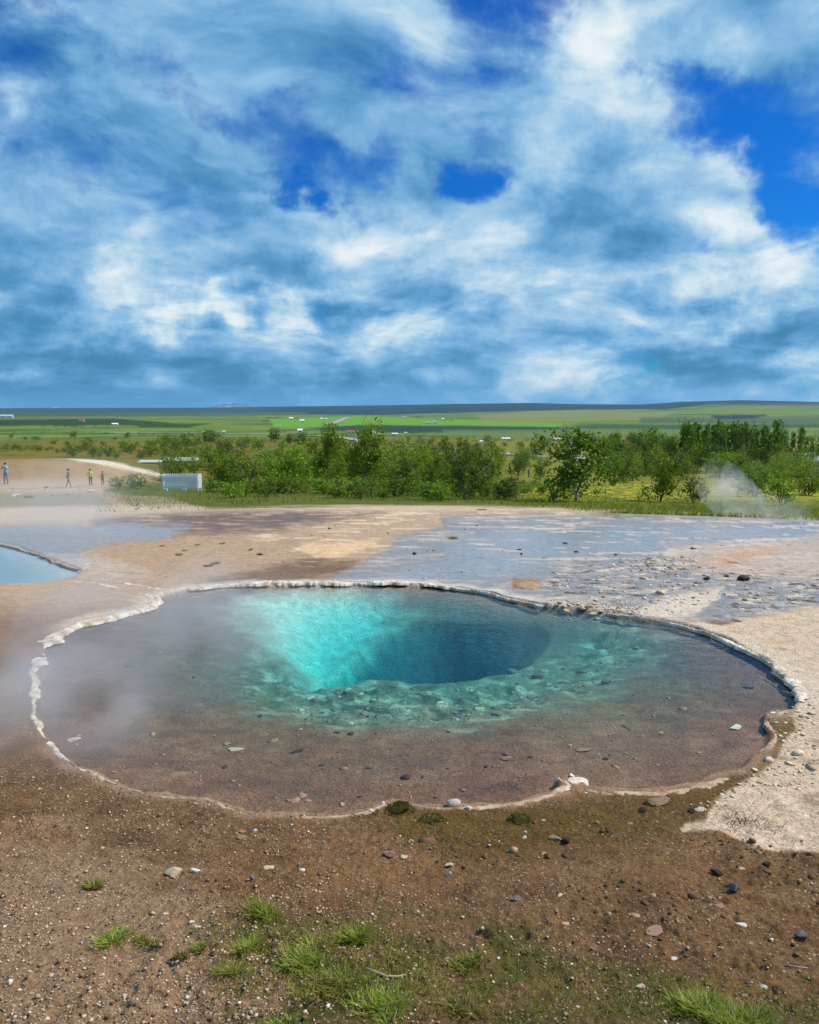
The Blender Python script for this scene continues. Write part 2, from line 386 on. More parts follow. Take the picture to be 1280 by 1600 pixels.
    sheet = wet*zone([(700,842),(850,826),(1300,822),(1300,846),(1100,860),(900,872),(780,905),(640,908),(560,905),(690,880)], 8, 14, ns)
    paint(sheet*.8, (.24, .245, .25), r=.09, p=.05, c=.1)
    pale = wet*zone([(1040,852),(1300,838),(1300,905),(1130,900),(1060,880)], 12, 18, ns)
    paint(pale*.8, (.56, .42, .32), r=.55, c=.7)
    paint(wet*zone([(1095,880),(1160,858),(1210,850),(1215,862),(1140,884)], 6, 8, ns)*.7, (.60, .33, .19), r=.6)
    paint(wet*zone([(800,905),(840,905),(845,918),(800,920)], 4, 7)*.8, (.33, .15, .065), r=.6)
    crz = wet*zone([(860,890),(1010,865),(1300,895),(1300,955),(1000,968),(860,948)], 12, 15)
    paint(crz*sstep(.12, .34, fbm(x*2.2, y*5.5, 4, 46)), (.72, .60, .48), r=.8, c=1.)
    paint(crz*sstep(.18, .36, fbm(x*3.2+9, y*6.5, 4, 47)), (.10, .065, .052), r=.7)
    paint(zone([(1000,950),(1075,925),(1130,918),(1120,940),(1080,962),(1010,966)], 6, 8, ns)*.85, (.72, .60, .47), r=.7)
    paint(wet*sstep(.12, .32, fbm(x*.5, y*3.6, 5, 48))*.8*sstep(915, 860, v), (.66, .55, .48), r=.6)
    # left wet apron by the blue pool
    ap = zone([(-300,835),(40,822),(200,818),(300,822),(260,842),(170,850),(130,862),(150,878),(128,893),(60,866),(-300,846)], 7, 10, ns)
    paint(ap, (.27, .245, .245), r=.22, p=.15, c=.2)
    paint(zone([(70,866),(150,868),(230,890),(240,903),(180,903),(128,895)], 7, 8, ns)*.8, (.52, .41, .33), p=.6)
    # cream sinter on the right
    cream = zone([(985,966),(1060,972),(1130,975),(1200,962),(1290,948),(1600,930),(1600,1400),(1290,1330),(1225,1330),(1165,1316),(1120,1298),(1068,1298),(1075,1288),(1105,1282),(1112,1258),(1165,1222),(1212,1180),(1235,1140),(1255,1090),(1200,1035),(1100,985)], 4, 11)
    cream = cream*(sd > -0.03)
    paint(cream, (.66, .49, .345), p=.12, c=.8, r=.9)
    paint(cream*sstep(.1, .5, nf)*.6, (.50, .345, .22))
    paint(cream*sstep(.28, .40, fbm(x*2.6, y*3.4, 5, 51))*.6, (.30, .19, .10))
    paint(cream*sstep(.15, .35, fbm(x*4, y*4, 4, 50))*.4, (.76, .62, .45))
    wr = zone([(1200,1126),(1238,1122),(1248,1140),(1222,1160),(1218,1185),(1190,1205),(1165,1218),(1178,1196),(1205,1165),(1212,1145)], 4, 9)*(sd > 0)
    paint(wr*.95, (.14, .085, .022), p=.3, g=.2, c=.2)
    # ring just outside the water: damp pinkish strip
    ring = sstep(.16, .05, sd)*(sd > -0.05)*sstep(6.4, 5.4, y)
    paint(ring*.75, (.36, .22, .14), r=.6, p=.5)
    paint(sstep(.34, .06, sd+.16*nf)*(sd > -.02)*sstep(7.2, 8.2, y+.35*x)*.8, (.70, .57, .44), p=.2, c=.8)
    # pool floors
    inp = sstep(0.03, -0.04, sd)*(np.abs(x) < 7)*(y > 3.5)*(y < 14)*(sd < 4)
    floor = np.array((.235, .115, .066))
    paint(inp, floor, r=.8, p=.55)
    paint(inp*sstep(-.1, .4, nf+.5*nz)*.55, (.34, .195, .12))
    paint(inp*sstep(.0, .3, fbm(x*6, y*9, 4, 57))*.5, (.17, .085, .055))
    paint(inp*sstep(.05, .35, fbm(x*1.5, y*3.5, 4, 52))*.5, (.13, .07, .055))
    paint(inp*sstep(.9, 2.2, x)*sstep(7, 8.6, y)*.6, (.20, .11, .10))
    inb = (np.abs(x) < 7) & (y > 3.5) & (y < 14)
    rock = np.zeros_like(x); ramp_ = np.zeros_like(x)
    wob = fbm(x[inb]*2.2, y[inb]*2.2, 4, 24)
    rock[inb] = sstep(.5, -.2, poly_sd(x[inb], y[inb], ROCKS)+.35*wob); ramp_[inb] = sstep(.55, -.5, poly_sd(x[inb], y[inb], RAMP)+.4*wob)
    hole_ = sstep(.06, -.24, hd+.14*nf)
    mur = np.zeros_like(x); mur[inb] = sstep(1.9, .3, hd[inb]+.5*wob)
    paint(inp*mur*.5, (.26, .23, .19))
    paint(inp*rock*.8, (.30, .25, .17), p=.3)
    paint(inp*rock*sstep(.05, .3, fbm(x*4, y*5, 4, 53))*.8, (.62, .55, .40), p=.1)
    paint(inp*rock*sstep(.08, .3, fbm(x*3.3+4, y*4.3, 4, 54))*.75, (.085, .075, .05))
    paint(inp*ramp_, (.88, .85, .70), p=.1, c=.3)
    paint(inp*hole_, (.15, .21, .22), p=0, c=.3)  # shade inside the overhung vent, painted as dark rock colour
    blue_in = bl
    paint(blue_in*1.0, (.50, .56, .60), p=0, c=0)
    # ---- beyond the flats
    veg = sstep(23, 27, dist + 3.0*nl + np.where(u < 330, -7.0*sstep(330, 200, u)*0 - 22*sstep(340, 210, u), 0)*1.0)
    edge = zone([(170,772),(330,768),(420,772),(560,774),(700,776),(860,783),(1000,788),(1300,792),(1300,806),(960,806),(880,793),(700,786),(560,783),(380,788),(250,790),(160,786)], 6, 9, ns)
    gn = fbm(x*.22, y*.22, 4, 60); gm = fbm(x*1.1, y*1.1, 3, 61)
    paint(veg, (.085, .105, .014), r=.95, p=0, c=0, g=.7)
    paint(veg*sstep(-.1, .35, gm)*.6, (.15, .15, .022))
    paint(edge*(.35+.5*sstep(-.2, .25, nf)), (.13, .135, .022), p=.3, g=.7)
    paint(zone([(860,742),(1300,755),(1300,788),(1000,785),(870,782),(800,778)], 8, 10, gm*1.0)*sstep(-.2, .2, gm)*.9, (.46, .40, .012))
    # left bare ground with the people
    left = zone([(-400,712),(40,712),(110,712),(180,722),(248,738),(250,752),(190,757),(165,766),(200,775),(170,790),(-400,800)], 4, 5, nl)
    paint(left, (.36, .245, .15), p=.8, g=0, c=.2)
    paint(left*sstep(.0, .4, fbm(x*.35, y*1.0, 4, 62))*.7, (.23, .155, .095))
    paint(left*zone([(-400,752),(170,750),(160,768),(-400,775)], 5, 4, nl)*.6, (.50, .36, .26))
    paint(left*zone([(-400,768),(150,772),(180,790),(-400,800)], 5, 6, nf)*.6, (.20, .17, .06), g=.4)
    paint(zone([(85,711),(130,714),(180,722),(250,740),(250,744),(170,728),(110,718)], 1.5, 1.2), (.80, .72, .60))
    # heath behind the thicket, then the fields of the plain
    fx = x/np.maximum(dist, 1)*40; fl = np.log(dd)*14
    fn = fbm(fx*.5, fl*1.1, 4, 64); fs = fbm(fx*.12, fl*.9, 4, 65)
    heath = sstep(80, 130, dist)*sstep(900, 560, dist)
    paint(heath, (.185, .135, .014), p=0, g=.5, c=0)
    paint(heath*sstep(0, .3, fn)*.6, (.07, .075, .012))
    paint(heath*sstep(640, 760, u)*.8, (.20, .19, .02))
    pl = sstep(600, 780, dist)
    paint(pl, (.090, .145, .022), p=0, g=0, c=0)
    paint(pl*sstep(.0, .12, fs)*.8, (.13, .215, .02))
    paint(pl*sstep(-.02, -.14, fs)*.8, (.055, .105, .022))
    paint(pl*sstep(.1, .2, fbm(fx*.3+7, fl*1.5, 3, 66))*.7, (.20, .20, .035))
    B = lambda pts, soft=1.2, amp=2.: zone(pts, soft, amp, fn)
    paint(B([(420,655),(560,650),(900,662),(860,668),(560,668),(430,668)], 1.5, 1.5), (.12, .27, .015))
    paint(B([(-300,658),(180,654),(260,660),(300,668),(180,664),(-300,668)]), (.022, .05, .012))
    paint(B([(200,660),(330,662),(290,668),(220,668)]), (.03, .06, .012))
    paint(B([(480,669),(560,664),(720,665),(900,668),(890,673),(760,676),(560,676)], 1.5), (.018, .052, .028))  # cloud shadow lying across the plain, painted into the ground colour
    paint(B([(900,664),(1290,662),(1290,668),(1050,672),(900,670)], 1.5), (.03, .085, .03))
    paint(B([(690,672),(1000,670),(1300,672),(1300,690),(900,690),(700,682)], 2.)*.7, (.115, .17, .045))
    paint(B([(740,648),(900,640),(1060,644),(1020,656),(880,660),(760,660)], 2.)*.7, (.20, .20, .06))
    paint(B([(1000,652),(1300,652),(1300,661),(1000,661)], 2.)*.8, (.06, .085, .05))
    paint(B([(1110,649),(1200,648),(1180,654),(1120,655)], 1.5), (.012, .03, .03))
    hill = sstep(0, 1.5, np.interp(u, [-300, 0, 300, 420, 600, 760, 900, 1040, 1100, 1300], [645, 645, 647, 648, 649, 644, 641, 640, 634, 634])-v)*(dist > 2500)
    paint(hill, (.010, .026, .036))  # heather hills, cloud shadow over them included in the dark colour
    paint(hill*sstep(.05, .25, fn)*.6, (.025, .045, .045))
    paint(hill*B([(1100,630),(1300,630),(1300,640),(1110,640)])*.6, (.085, .095, .055))
    paint(sstep(3500, 5000, dist)*sstep(480, 380, u)*.85, (.03, .055, .04))
    paint(B([(180,646),(480,644),(480,647),(150,649)])*.6, (.07, .12, .04))
    base = np.concatenate([C, rough[:, None]], 1)
    mixa = np.stack([np.clip(peb/2, 0, 1), crust, green, np.ones_like(x)], 1)
    return np.stack([x, y, z], 1), f, base, mixa

gm_, nt, out = new_mat('ground')
pos = nt.add('ShaderNodeTexCoord').outputs['Object']
a1 = nt.add('ShaderNodeAttribute', attribute_name='base'); a2 = nt.add('ShaderNodeAttribute', attribute_name='mix')
s2 = nt.add('ShaderNodeSeparateColor', {0: a2.outputs['Color']})
peb, crs, grn = s2.outputs[0], s2.outputs[1], s2.outputs[2]
v1 = nt.voro(pos, 62.0); v2 = nt.voro(pos, 26.0); v3 = nt.voro(pos, 118.0)
def cellmask(v, thr, rad):
    sp = nt.add('ShaderNodeSeparateColor', {0: v.outputs['Color']})
    inside = nt.mapr(v.outputs['Distance'], rad, rad*0.72)
    return nt.math('MULTIPLY', inside, nt.mapr(sp.outputs[0], thr, thr+0.03)), sp
m1, c1 = cellmask(v1, 0.60, 0.42); m2, c2 = cellmask(v2, 0.84, 0.30); m3, c3 = cellmask(v3, 0.55, 0.42)
col = a1.outputs['Color']
fine = nt.noise(pos, 45, 6, 0.65); mid = nt.noise(pos, 7.0, 5, 0.6)
var = nt.math('ADD', nt.mapr(fine, 0.28, 0.72, 0.48, 1.5, False), nt.mapr(mid, 0.3, 0.7, -0.18, 0.18, False))
col = nt.vm('MULTIPLY', col, nt.add('ShaderNodeCombineXYZ', {0: var, 1: var, 2: var}).outputs[0])
pc = nt.mix(c1.outputs[1], (.30, .19, .125), (.62, .48, .37))
pc2 = nt.mix(c2.outputs[1], (.20, .12, .08), (.66, .54, .43))
pk = nt.math('MULTIPLY', peb, nt.mapr(nt.noise(pos, 2.3, 3), 0.35, 0.6, 0.25, 1.2), clamp=True)
col = nt.mix(nt.math('MULTIPLY', m3, nt.math('MULTIPLY', pk, 0.75)), col, nt.mix(c3.outputs[1], (.10, .055, .033), (.52, .38, .28)))
col = nt.mix(nt.math('MULTIPLY', m1, nt.math('MULTIPLY', pk, 1.1, clamp=True)), col, pc)
col = nt.mix(nt.math('MULTIPLY', m2, nt.math('MULTIPLY', pk, 1.0)), col, pc2)
# crusts: cracked pale scale
cn = nt.noise(nt.vm('MULTIPLY', pos, (1, 1.6, 1)), 9, 7, 0.66)
cf = nt.math('MULTIPLY', crs, nt.mapr(cn, 0.52, 0.66))
col = nt.mix(nt.math('MULTIPLY', cf, 0.45), col, (.78, .67, .53))
cd = nt.math('MULTIPLY', crs, nt.mapr(cn, 0.42, 0.33))
col = nt.mix(nt.math('MULTIPLY', cd, 0.55), col, (.24, .15, .085))
# grass and moss tones
gn = nt.noise(pos, 1.7, 6, 0.7)
col = nt.mix(nt.math('MULTIPLY', grn, nt.mapr(gn, 0.45, 0.62)), col, (.06, .085, .010))
hgt = nt.math('ADD', nt.math('MULTIPLY', nt.math('ADD', nt.math('MULTIPLY', m1, 0.5), nt.math('ADD', m2, nt.math('MULTIPLY', m3, .25))), nt.math('MULTIPLY', pk, 0.014)), nt.math('MULTIPLY', fine, 0.024))
hgt = nt.math('ADD', hgt, nt.math('MULTIPLY', nt.math('MULTIPLY', cn, crs), 0.06))
# still wet sheets stay smooth
dry = nt.mapr(a1.outputs['Alpha'], 0.08, 0.5)
hgt = nt.math('MULTIPLY', hgt, nt.math('ADD', 0.04, nt.math('MULTIPLY', dry, 0.96)))
bmp = nt.add('ShaderNodeBump', {'Strength': 1.0, 'Distance': 1.0, 'Height': hgt})
rg = nt.math('ADD', a1.outputs['Alpha'], nt.mapr(nt.noise(nt.vm('MULTIPLY', pos, (1, 2.5, 1)), 1.8, 5, 0.6), 0.3, 0.7, -0.05, 0.12), clamp=True)
bs = nt.add('ShaderNodeBsdfPrincipled', {'Base Color': col, 'Roughness': rg, 'Specular IOR Level': nt.mapr(a1.outputs['Alpha'], 0.6, 0.2, 0.15, 0.5), 'Normal': bmp.outputs[0]})
nt.l.new(bs.outputs[0], out.inputs[0])
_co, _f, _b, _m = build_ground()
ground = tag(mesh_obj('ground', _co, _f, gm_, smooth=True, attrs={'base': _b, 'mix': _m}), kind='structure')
del _co, _f, _b, _m

# ------------------------------------------------------------------ water
def water_mat(name, ior, absorb, dens, scat, sdens):
    wm, nt, out = new_mat(name)
    pos = nt.add('ShaderNodeTexCoord').outputs['Object']
    wh = nt.math('ADD', nt.math('MULTIPLY', nt.noise(pos, 7, 3, 0.5), 0.006), nt.math('MULTIPLY', nt.noise(nt.vm('MULTIPLY', pos, (.6, 1.6, 1)), 24, 2, 0.5), 0.0012))
    wb = nt.add('ShaderNodeBump', {'Strength': 1.0, 'Distance': 1.0, 'Height': wh})
    fr = nt.add('ShaderNodeFresnel', {'IOR': ior, 'Normal': wb.outputs[0]})
    tr = nt.add('ShaderNodeBsdfTransparent', {'Color': (1, 1, 1, 1)})
    gl = nt.add('ShaderNodeBsdfGlossy', {'Color': (1, 1, 1, 1), 'Roughness': 0.03, 'Normal': wb.outputs[0]})
    ms = nt.add('ShaderNodeMixShader', {0: fr.outputs[0], 1: tr.outputs[0], 2: gl.outputs[0]})
    nt.l.new(ms.outputs[0], out.inputs[0])
    va = nt.add('ShaderNodeVolumeAbsorption', {'Color': (*absorb, 1), 'Density': dens})
    vs = nt.add('ShaderNodeVolumeScatter', {'Color': (*scat, 1), 'Density': sdens, 'Anisotropy': 0.2})
    ad = nt.add('ShaderNodeAddShader', {0: va.outputs[0], 1: vs.outputs[0]})
    nt.l.new(ad.outputs[0], out.inputs['Volume'])
    return wm
def water_body(name, poly, depth, grow, mat, label):
    p = np.asarray(poly); n = len(p)
    tn = np.roll(p, -1, 0)-np.roll(p, 1, 0); nn = np.stack([tn[:, 1], -tn[:, 0]], 1); nn /= np.linalg.norm(nn, axis=1)[:, None]
    c = p.mean(0); sgn = np.sign(np.sum((p-c)*nn)); q = p + nn*sgn*grow
    co = np.concatenate([np.c_[q, np.full(n, WATER_Z)], np.c_[q, np.full(n, WATER_Z-depth)]])
    faces = [tuple(range(n)), tuple(range(2*n-1, n-1, -1))] + [(i, n+i, n+(i+1) % n, (i+1) % n) for i in range(n)]
    me = bpy.data.meshes.new(name); bm = bmesh.new()
    vs_ = [bm.verts.new(tuple(map(float, a))) for a in co]
    for fc in faces: bm.faces.new([vs_[i] for i in fc])
    bmesh.ops.triangulate(bm, faces=bm.faces[:]); bmesh.ops.recalc_face_normals(bm, faces=bm.faces[:])
    bm.to_mesh(me); bm.free(); me.materials.append(mat)
    o = bpy.data.objects.new(name, me); COL.objects.link(o); return tag(o, label, kind='structure')
water_body('pool_water', POOL, 3.4, 0.06, water_mat('spring_water', 1.18, (.02, .84, .885), 1.5, (.25, .85, 1), .05), 'clear turquoise hot spring water')
water_body('blue_pool_water', BLUE, 0.7, 0.03, water_mat('milky_water', 1.30, (.25, .75, .95), 1.2, (.55, .80, 1), 2.2), 'milky blue water of the left hot spring')

# ------------------------------------------------------------------ sinter rims
def rock_mat(name, col, col2, nscale=9, rough=0.85, bump=0.01, fscale=40):
    m, nt, out = new_mat(name)
    pos = nt.add('ShaderNodeTexCoord').outputs['Object']
    n = nt.noise(pos, nscale, 6, 0.62)
    c = nt.mix(nt.mapr(n, 0.35, 0.65), col, col2)
    n2 = nt.noise(pos, fscale, 5, 0.65)
    f = nt.mapr(n2, 0.3, 0.7, 0.75, 1.2, False)
    c = nt.vm('MULTIPLY', c, nt.add('ShaderNodeCombineXYZ', {0: f, 1: f, 2: f}).outputs[0])
    b = nt.add('ShaderNodeBsdfPrincipled', {'Base Color': c, 'Roughness': rough, 'Specular IOR Level': 0.25,
        'Normal': nt.add('ShaderNodeBump', {'Strength': 1.0, 'Distance': bump, 'Height': n2}).outputs[0]})
    nt.l.new(b.outputs[0], out.inputs[0]); return m
M_SINTER = rock_mat('white_sinter', (.80, .71, .60), (.44, .32, .22), 7, 0.8, 0.006, 60)
M_SHORE = rock_mat('shore_crust', (.52, .38, .27), (.33, .21, .13), 12, 0.85, 0.006, 60)
M_CREAM = rock_mat('cream_rock', (.80, .64, .44), (.60, .44, .28), 18, 0.85, 0.006, 70)
M_WHITE = rock_mat('white_rock', (.84, .81, .76), (.66, .58, .50), 20, 0.8, 0.004, 70)
M_GREY = rock_mat('grey_rock', (.24, .23, .23), (.13, .12, .12), 20, 0.8, 0.004, 70)
M_DARK = rock_mat('dark_rock', (.075, .045, .032), (.035, .022, .018), 12, 0.85, 0.006, 60)
M_PINK = rock_mat('pink_rock', (.46, .27, .20), (.34, .18, .13), 16, 0.85, 0.004, 60)
M_TAN = rock_mat('tan_rock', (.42, .29, .18), (.27, .17, .10), 16, 0.85, 0.006, 60)
M_SOIL = rock_mat('soil', (.19, .10, .045), (.10, .052, .022), 14, 0.95, 0.006, 60)
M_MOSS = rock_mat('moss', (.045, .060, .008), (.095, .085, .015), 30, 0.95, 0.012, 120)

def rim(name, line, width, height, mat, seed, zbase=None, scallop=1.0, closed=False):
    # a knobbly crust swept along a line: width and height vary along it, the crown is fluted
    line = np.asarray(line, float); width = np.asarray(width, float)*.95; height = np.asarray(height, float)*.30
    seg = np.hypot(*(np.diff(line, axis=0).T)); s = np.r_[0, np.cumsum(seg)]
    n = max(int(s[-1]/0.012), 8); ss = np.linspace(0, s[-1], n)
    px = np.interp(ss, s, line[:, 0]); py = np.interp(ss, s, line[:, 1]); w = np.interp(ss, s, width); h = np.interp(ss, s, height)
    tx = np.gradient(px); ty = np.gradient(py); l = np.hypot(tx, ty)+1e-9; nx, ny = ty/l, -tx/l
    K = 11; ks = np.linspace(-1, 1, K)
    off = 0.45*w*fbm(ss*2.4, ss*0, 4, seed)
    w = w*np.clip(0.75+1.5*fbm(ss*1.5, ss*0+5, 5, seed+1), .15, 2.3) + 0.25*w*np.abs(perlin(ss*13, ss*0+2, seed+2))*scallop
    zc_ = np.clip(H(px, py), -.02, .2); zc_ = np.convolve(np.pad(zc_, 15, 'edge'), np.ones(31)/31, 'valid')
    gap = sstep(-.42, -.12, fbm(ss*1.1, ss*0+3, 4, seed+7))
    co = []
    for k in ks:
        q = off + k*w*0.5*(1+.55*fbm(ss*9, ss*0+np.sign(k)*4, 3, seed+9))
        x = px+nx*q; y = py+ny*q
        prof = max(0, 1-k*k)**.6
        bump = 1 + scallop*(0.55*np.abs(perlin(x*14, y*14, seed+3)) + 0.5*perlin(x*30, y*30, seed+4)) + 0.35*fbm(ss*1.6, ss*0, 3, seed+5)
        zb = zc_ if zbase is None else zbase
        z = zb - 0.028 + 0.030*prof**.5*gap + .012*prof*fbm(x*22, y*22, 3, seed+8) + gap*h*prof*np.clip(bump, 0.05, 2.6)
        co.append(np.stack([x, y, z], 1))
    co = np.stack(co, 1).reshape(-1, 3)
    i = np.arange(n-1)[:, None]*K; j = np.arange(K-1)[None, :]
    f = np.stack([i+j, i+j+1, i+K+j+1, i+K+j], -1).reshape(-1, 4)
    return tag(mesh_obj(name, co, f, mat, smooth=True), kind='structure')
def out_px(pts): return catmull(px_poly([(p[0], p[1]) for p in pts], -0.01), 6, False)
def var_px(pts, k): return np.interp(np.linspace(0, len(pts)-1, (len(pts)-1)*6+1), np.arange(len(pts)), [p[k] for p in pts])
def rim_px(pts, mat, seed, scallop=1.0): return rim('sinter_rim', out_px(pts), var_px(pts, 2), var_px(pts, 3), mat, seed, scallop=scallop)
# (photo x, photo y, width m, height m)
rim_px([(262,924,.10,.02),(300,919,.14,.035),(345,915,.15,.035),(400,912,.17,.05),(480,911,.18,.06),(560,910.5,.18,.055),(620,911,.18,.055),(670,913,.15,.05),(705,917,.11,.04),(760,925,.09,.03),(800,936,.07,.02),(850,946,.06,.015)], M_SINTER, 101)
rim_px([(100,903,.10,.012),(150,905,.12,.016),(190,911,.10,.02),(225,918,.09,.02),(262,924,.08,.02)], M_SINTER, 131, .5)
rim_px([(108,909,.09,.012),(150,913,.09,.016),(190,921,.09,.018),(222,929,.13,.022),(246,935,.20,.05),(238,944,.20,.055),(215,953,.18,.05),(190,959,.17,.045),(165,965,.17,.045),(140,970,.19,.04),(110,981,.23,.035),(82,993,.26,.035),(62,1010,.25,.03),(60,1030,.24,.03),(55,1050,.16,.022),(52,1080,.10,.015),(52,1110,.08,.014),(58,1135,.09,.018),(74,1158,.11,.024),(90,1178,.09,.02),(120,1202,.06,.016),(146,1210,.09,.028)], M_SINTER, 151, .8)
rim_px([(146,1210,.07,.016),(160,1220,.06,.016),(190,1232,.05,.012),(228,1245,.06,.018),(270,1251,.05,.012),(318,1255,.08,.022),(345,1264,.05,.01),(380,1277,.05,.010),(440,1287,.045,.010),(510,1287,.045,.012),(570,1279,.05,.014),(600,1266,.05,.014)], M_SHORE, 161, .8)
rim_px([(640,1266,.06,.016),(680,1271,.06,.016),(720,1271,.08,.02),(780,1268,.06,.016),(820,1261,.07,.014),(862,1249,.08,.016),(872,1236,.06,.03)], M_SHORE, 171, .7)
rim_px([(915,1240,.06,.012),(950,1245,.08,.010),(1000,1246,.09,.010),(1050,1243,.11,.012),(1100,1233,.12,.012),(1150,1215,.11,.012),(1182,1194,.10,.012),(1203,1168,.08,.014),(1210,1148,.07,.016),(1199,1130,.10,.012),(1206,1118,.14,.02),(1240,1113,.12,.02)], M_SHORE, 191, .5)
rim_px([(1252,1100,.10,.035),(1250,1082,.13,.04),(1236,1060,.13,.04),(1205,1036,.10,.035),(1150,1006,.08,.03),(1100,986,.08,.03),(1050,973,.09,.028),(1000,964,.09,.026),(950,957,.06,.012)], M_SINTER, 211, 1.0)
rim_px([(-90,843,.06,.006),(0,849,.08,.008),(55,864,.09,.010),(90,878,.09,.010),(130,890,.10,.010),(170,893,.12,.010),(235,899,.16,.012)], M_SHORE, 231, .5)

# ------------------------------------------------------------------ loose stones
def rock_mesh(name, mat, seed, sub=3, flat=0.7, sharp=0.35, elong=1.0):
    rr = np.random.default_rng(seed)
    bm = bmesh.new(); bmesh.ops.create_icosphere(bm, subdivisions=sub, radius=1.0)
    co = np.array([v.co[:] for v in bm.verts])
    for _ in range(16):                                  # knock facets off
        n = rr.normal(size=3); n /= np.linalg.norm(n); dcut = rr.uniform(0.38, 0.78)
        e = np.clip(co@n-dcut, 0, None); co = co - e[:, None]*n*(0.95)
    co = co*(1+sharp*0.35*fbm(co[:, 0]*1.7+seed, co[:, 1]*1.7+co[:, 2]*2.1, 4, seed)[:, None])
    co *= np.array([elong, 1/elong**.5, flat])
    for v, c in zip(bm.verts, co): v.co = c
    me = bpy.data.meshes.new(name); bm.to_mesh(me); bm.free(); me.materials.append(mat)
    return me
def stone(u, v, wpx, label, mat, seed, flat=0.6, elong=1.15, name='stone', cat='stone', z=None, sink=0.25, group=None, rz=None, sub=3, sharp=.35):
    p = P(u, v, z) if z is not None else P(u, v)
    if z is None: p[2] = float(H(np.array([p[0]]), np.array([p[1]]))[0])
    dd = math.hypot(p[1], CAM_Z-p[2]); r = wpx/2*dd/F
    o = bpy.data.objects.new(name, rock_mesh(name, mat, seed, sub, flat, sharp, elong)); COL.objects.link(o)
    o.location = (p[0], p[1], p[2]+r*flat*(1-2*sink)*0.8); o.scale = (r, r, r)
    o.rotation_euler = (0, 0, random.uniform(-.5, .5) if rz is None else rz)
    tag(o, label, cat, group); return o
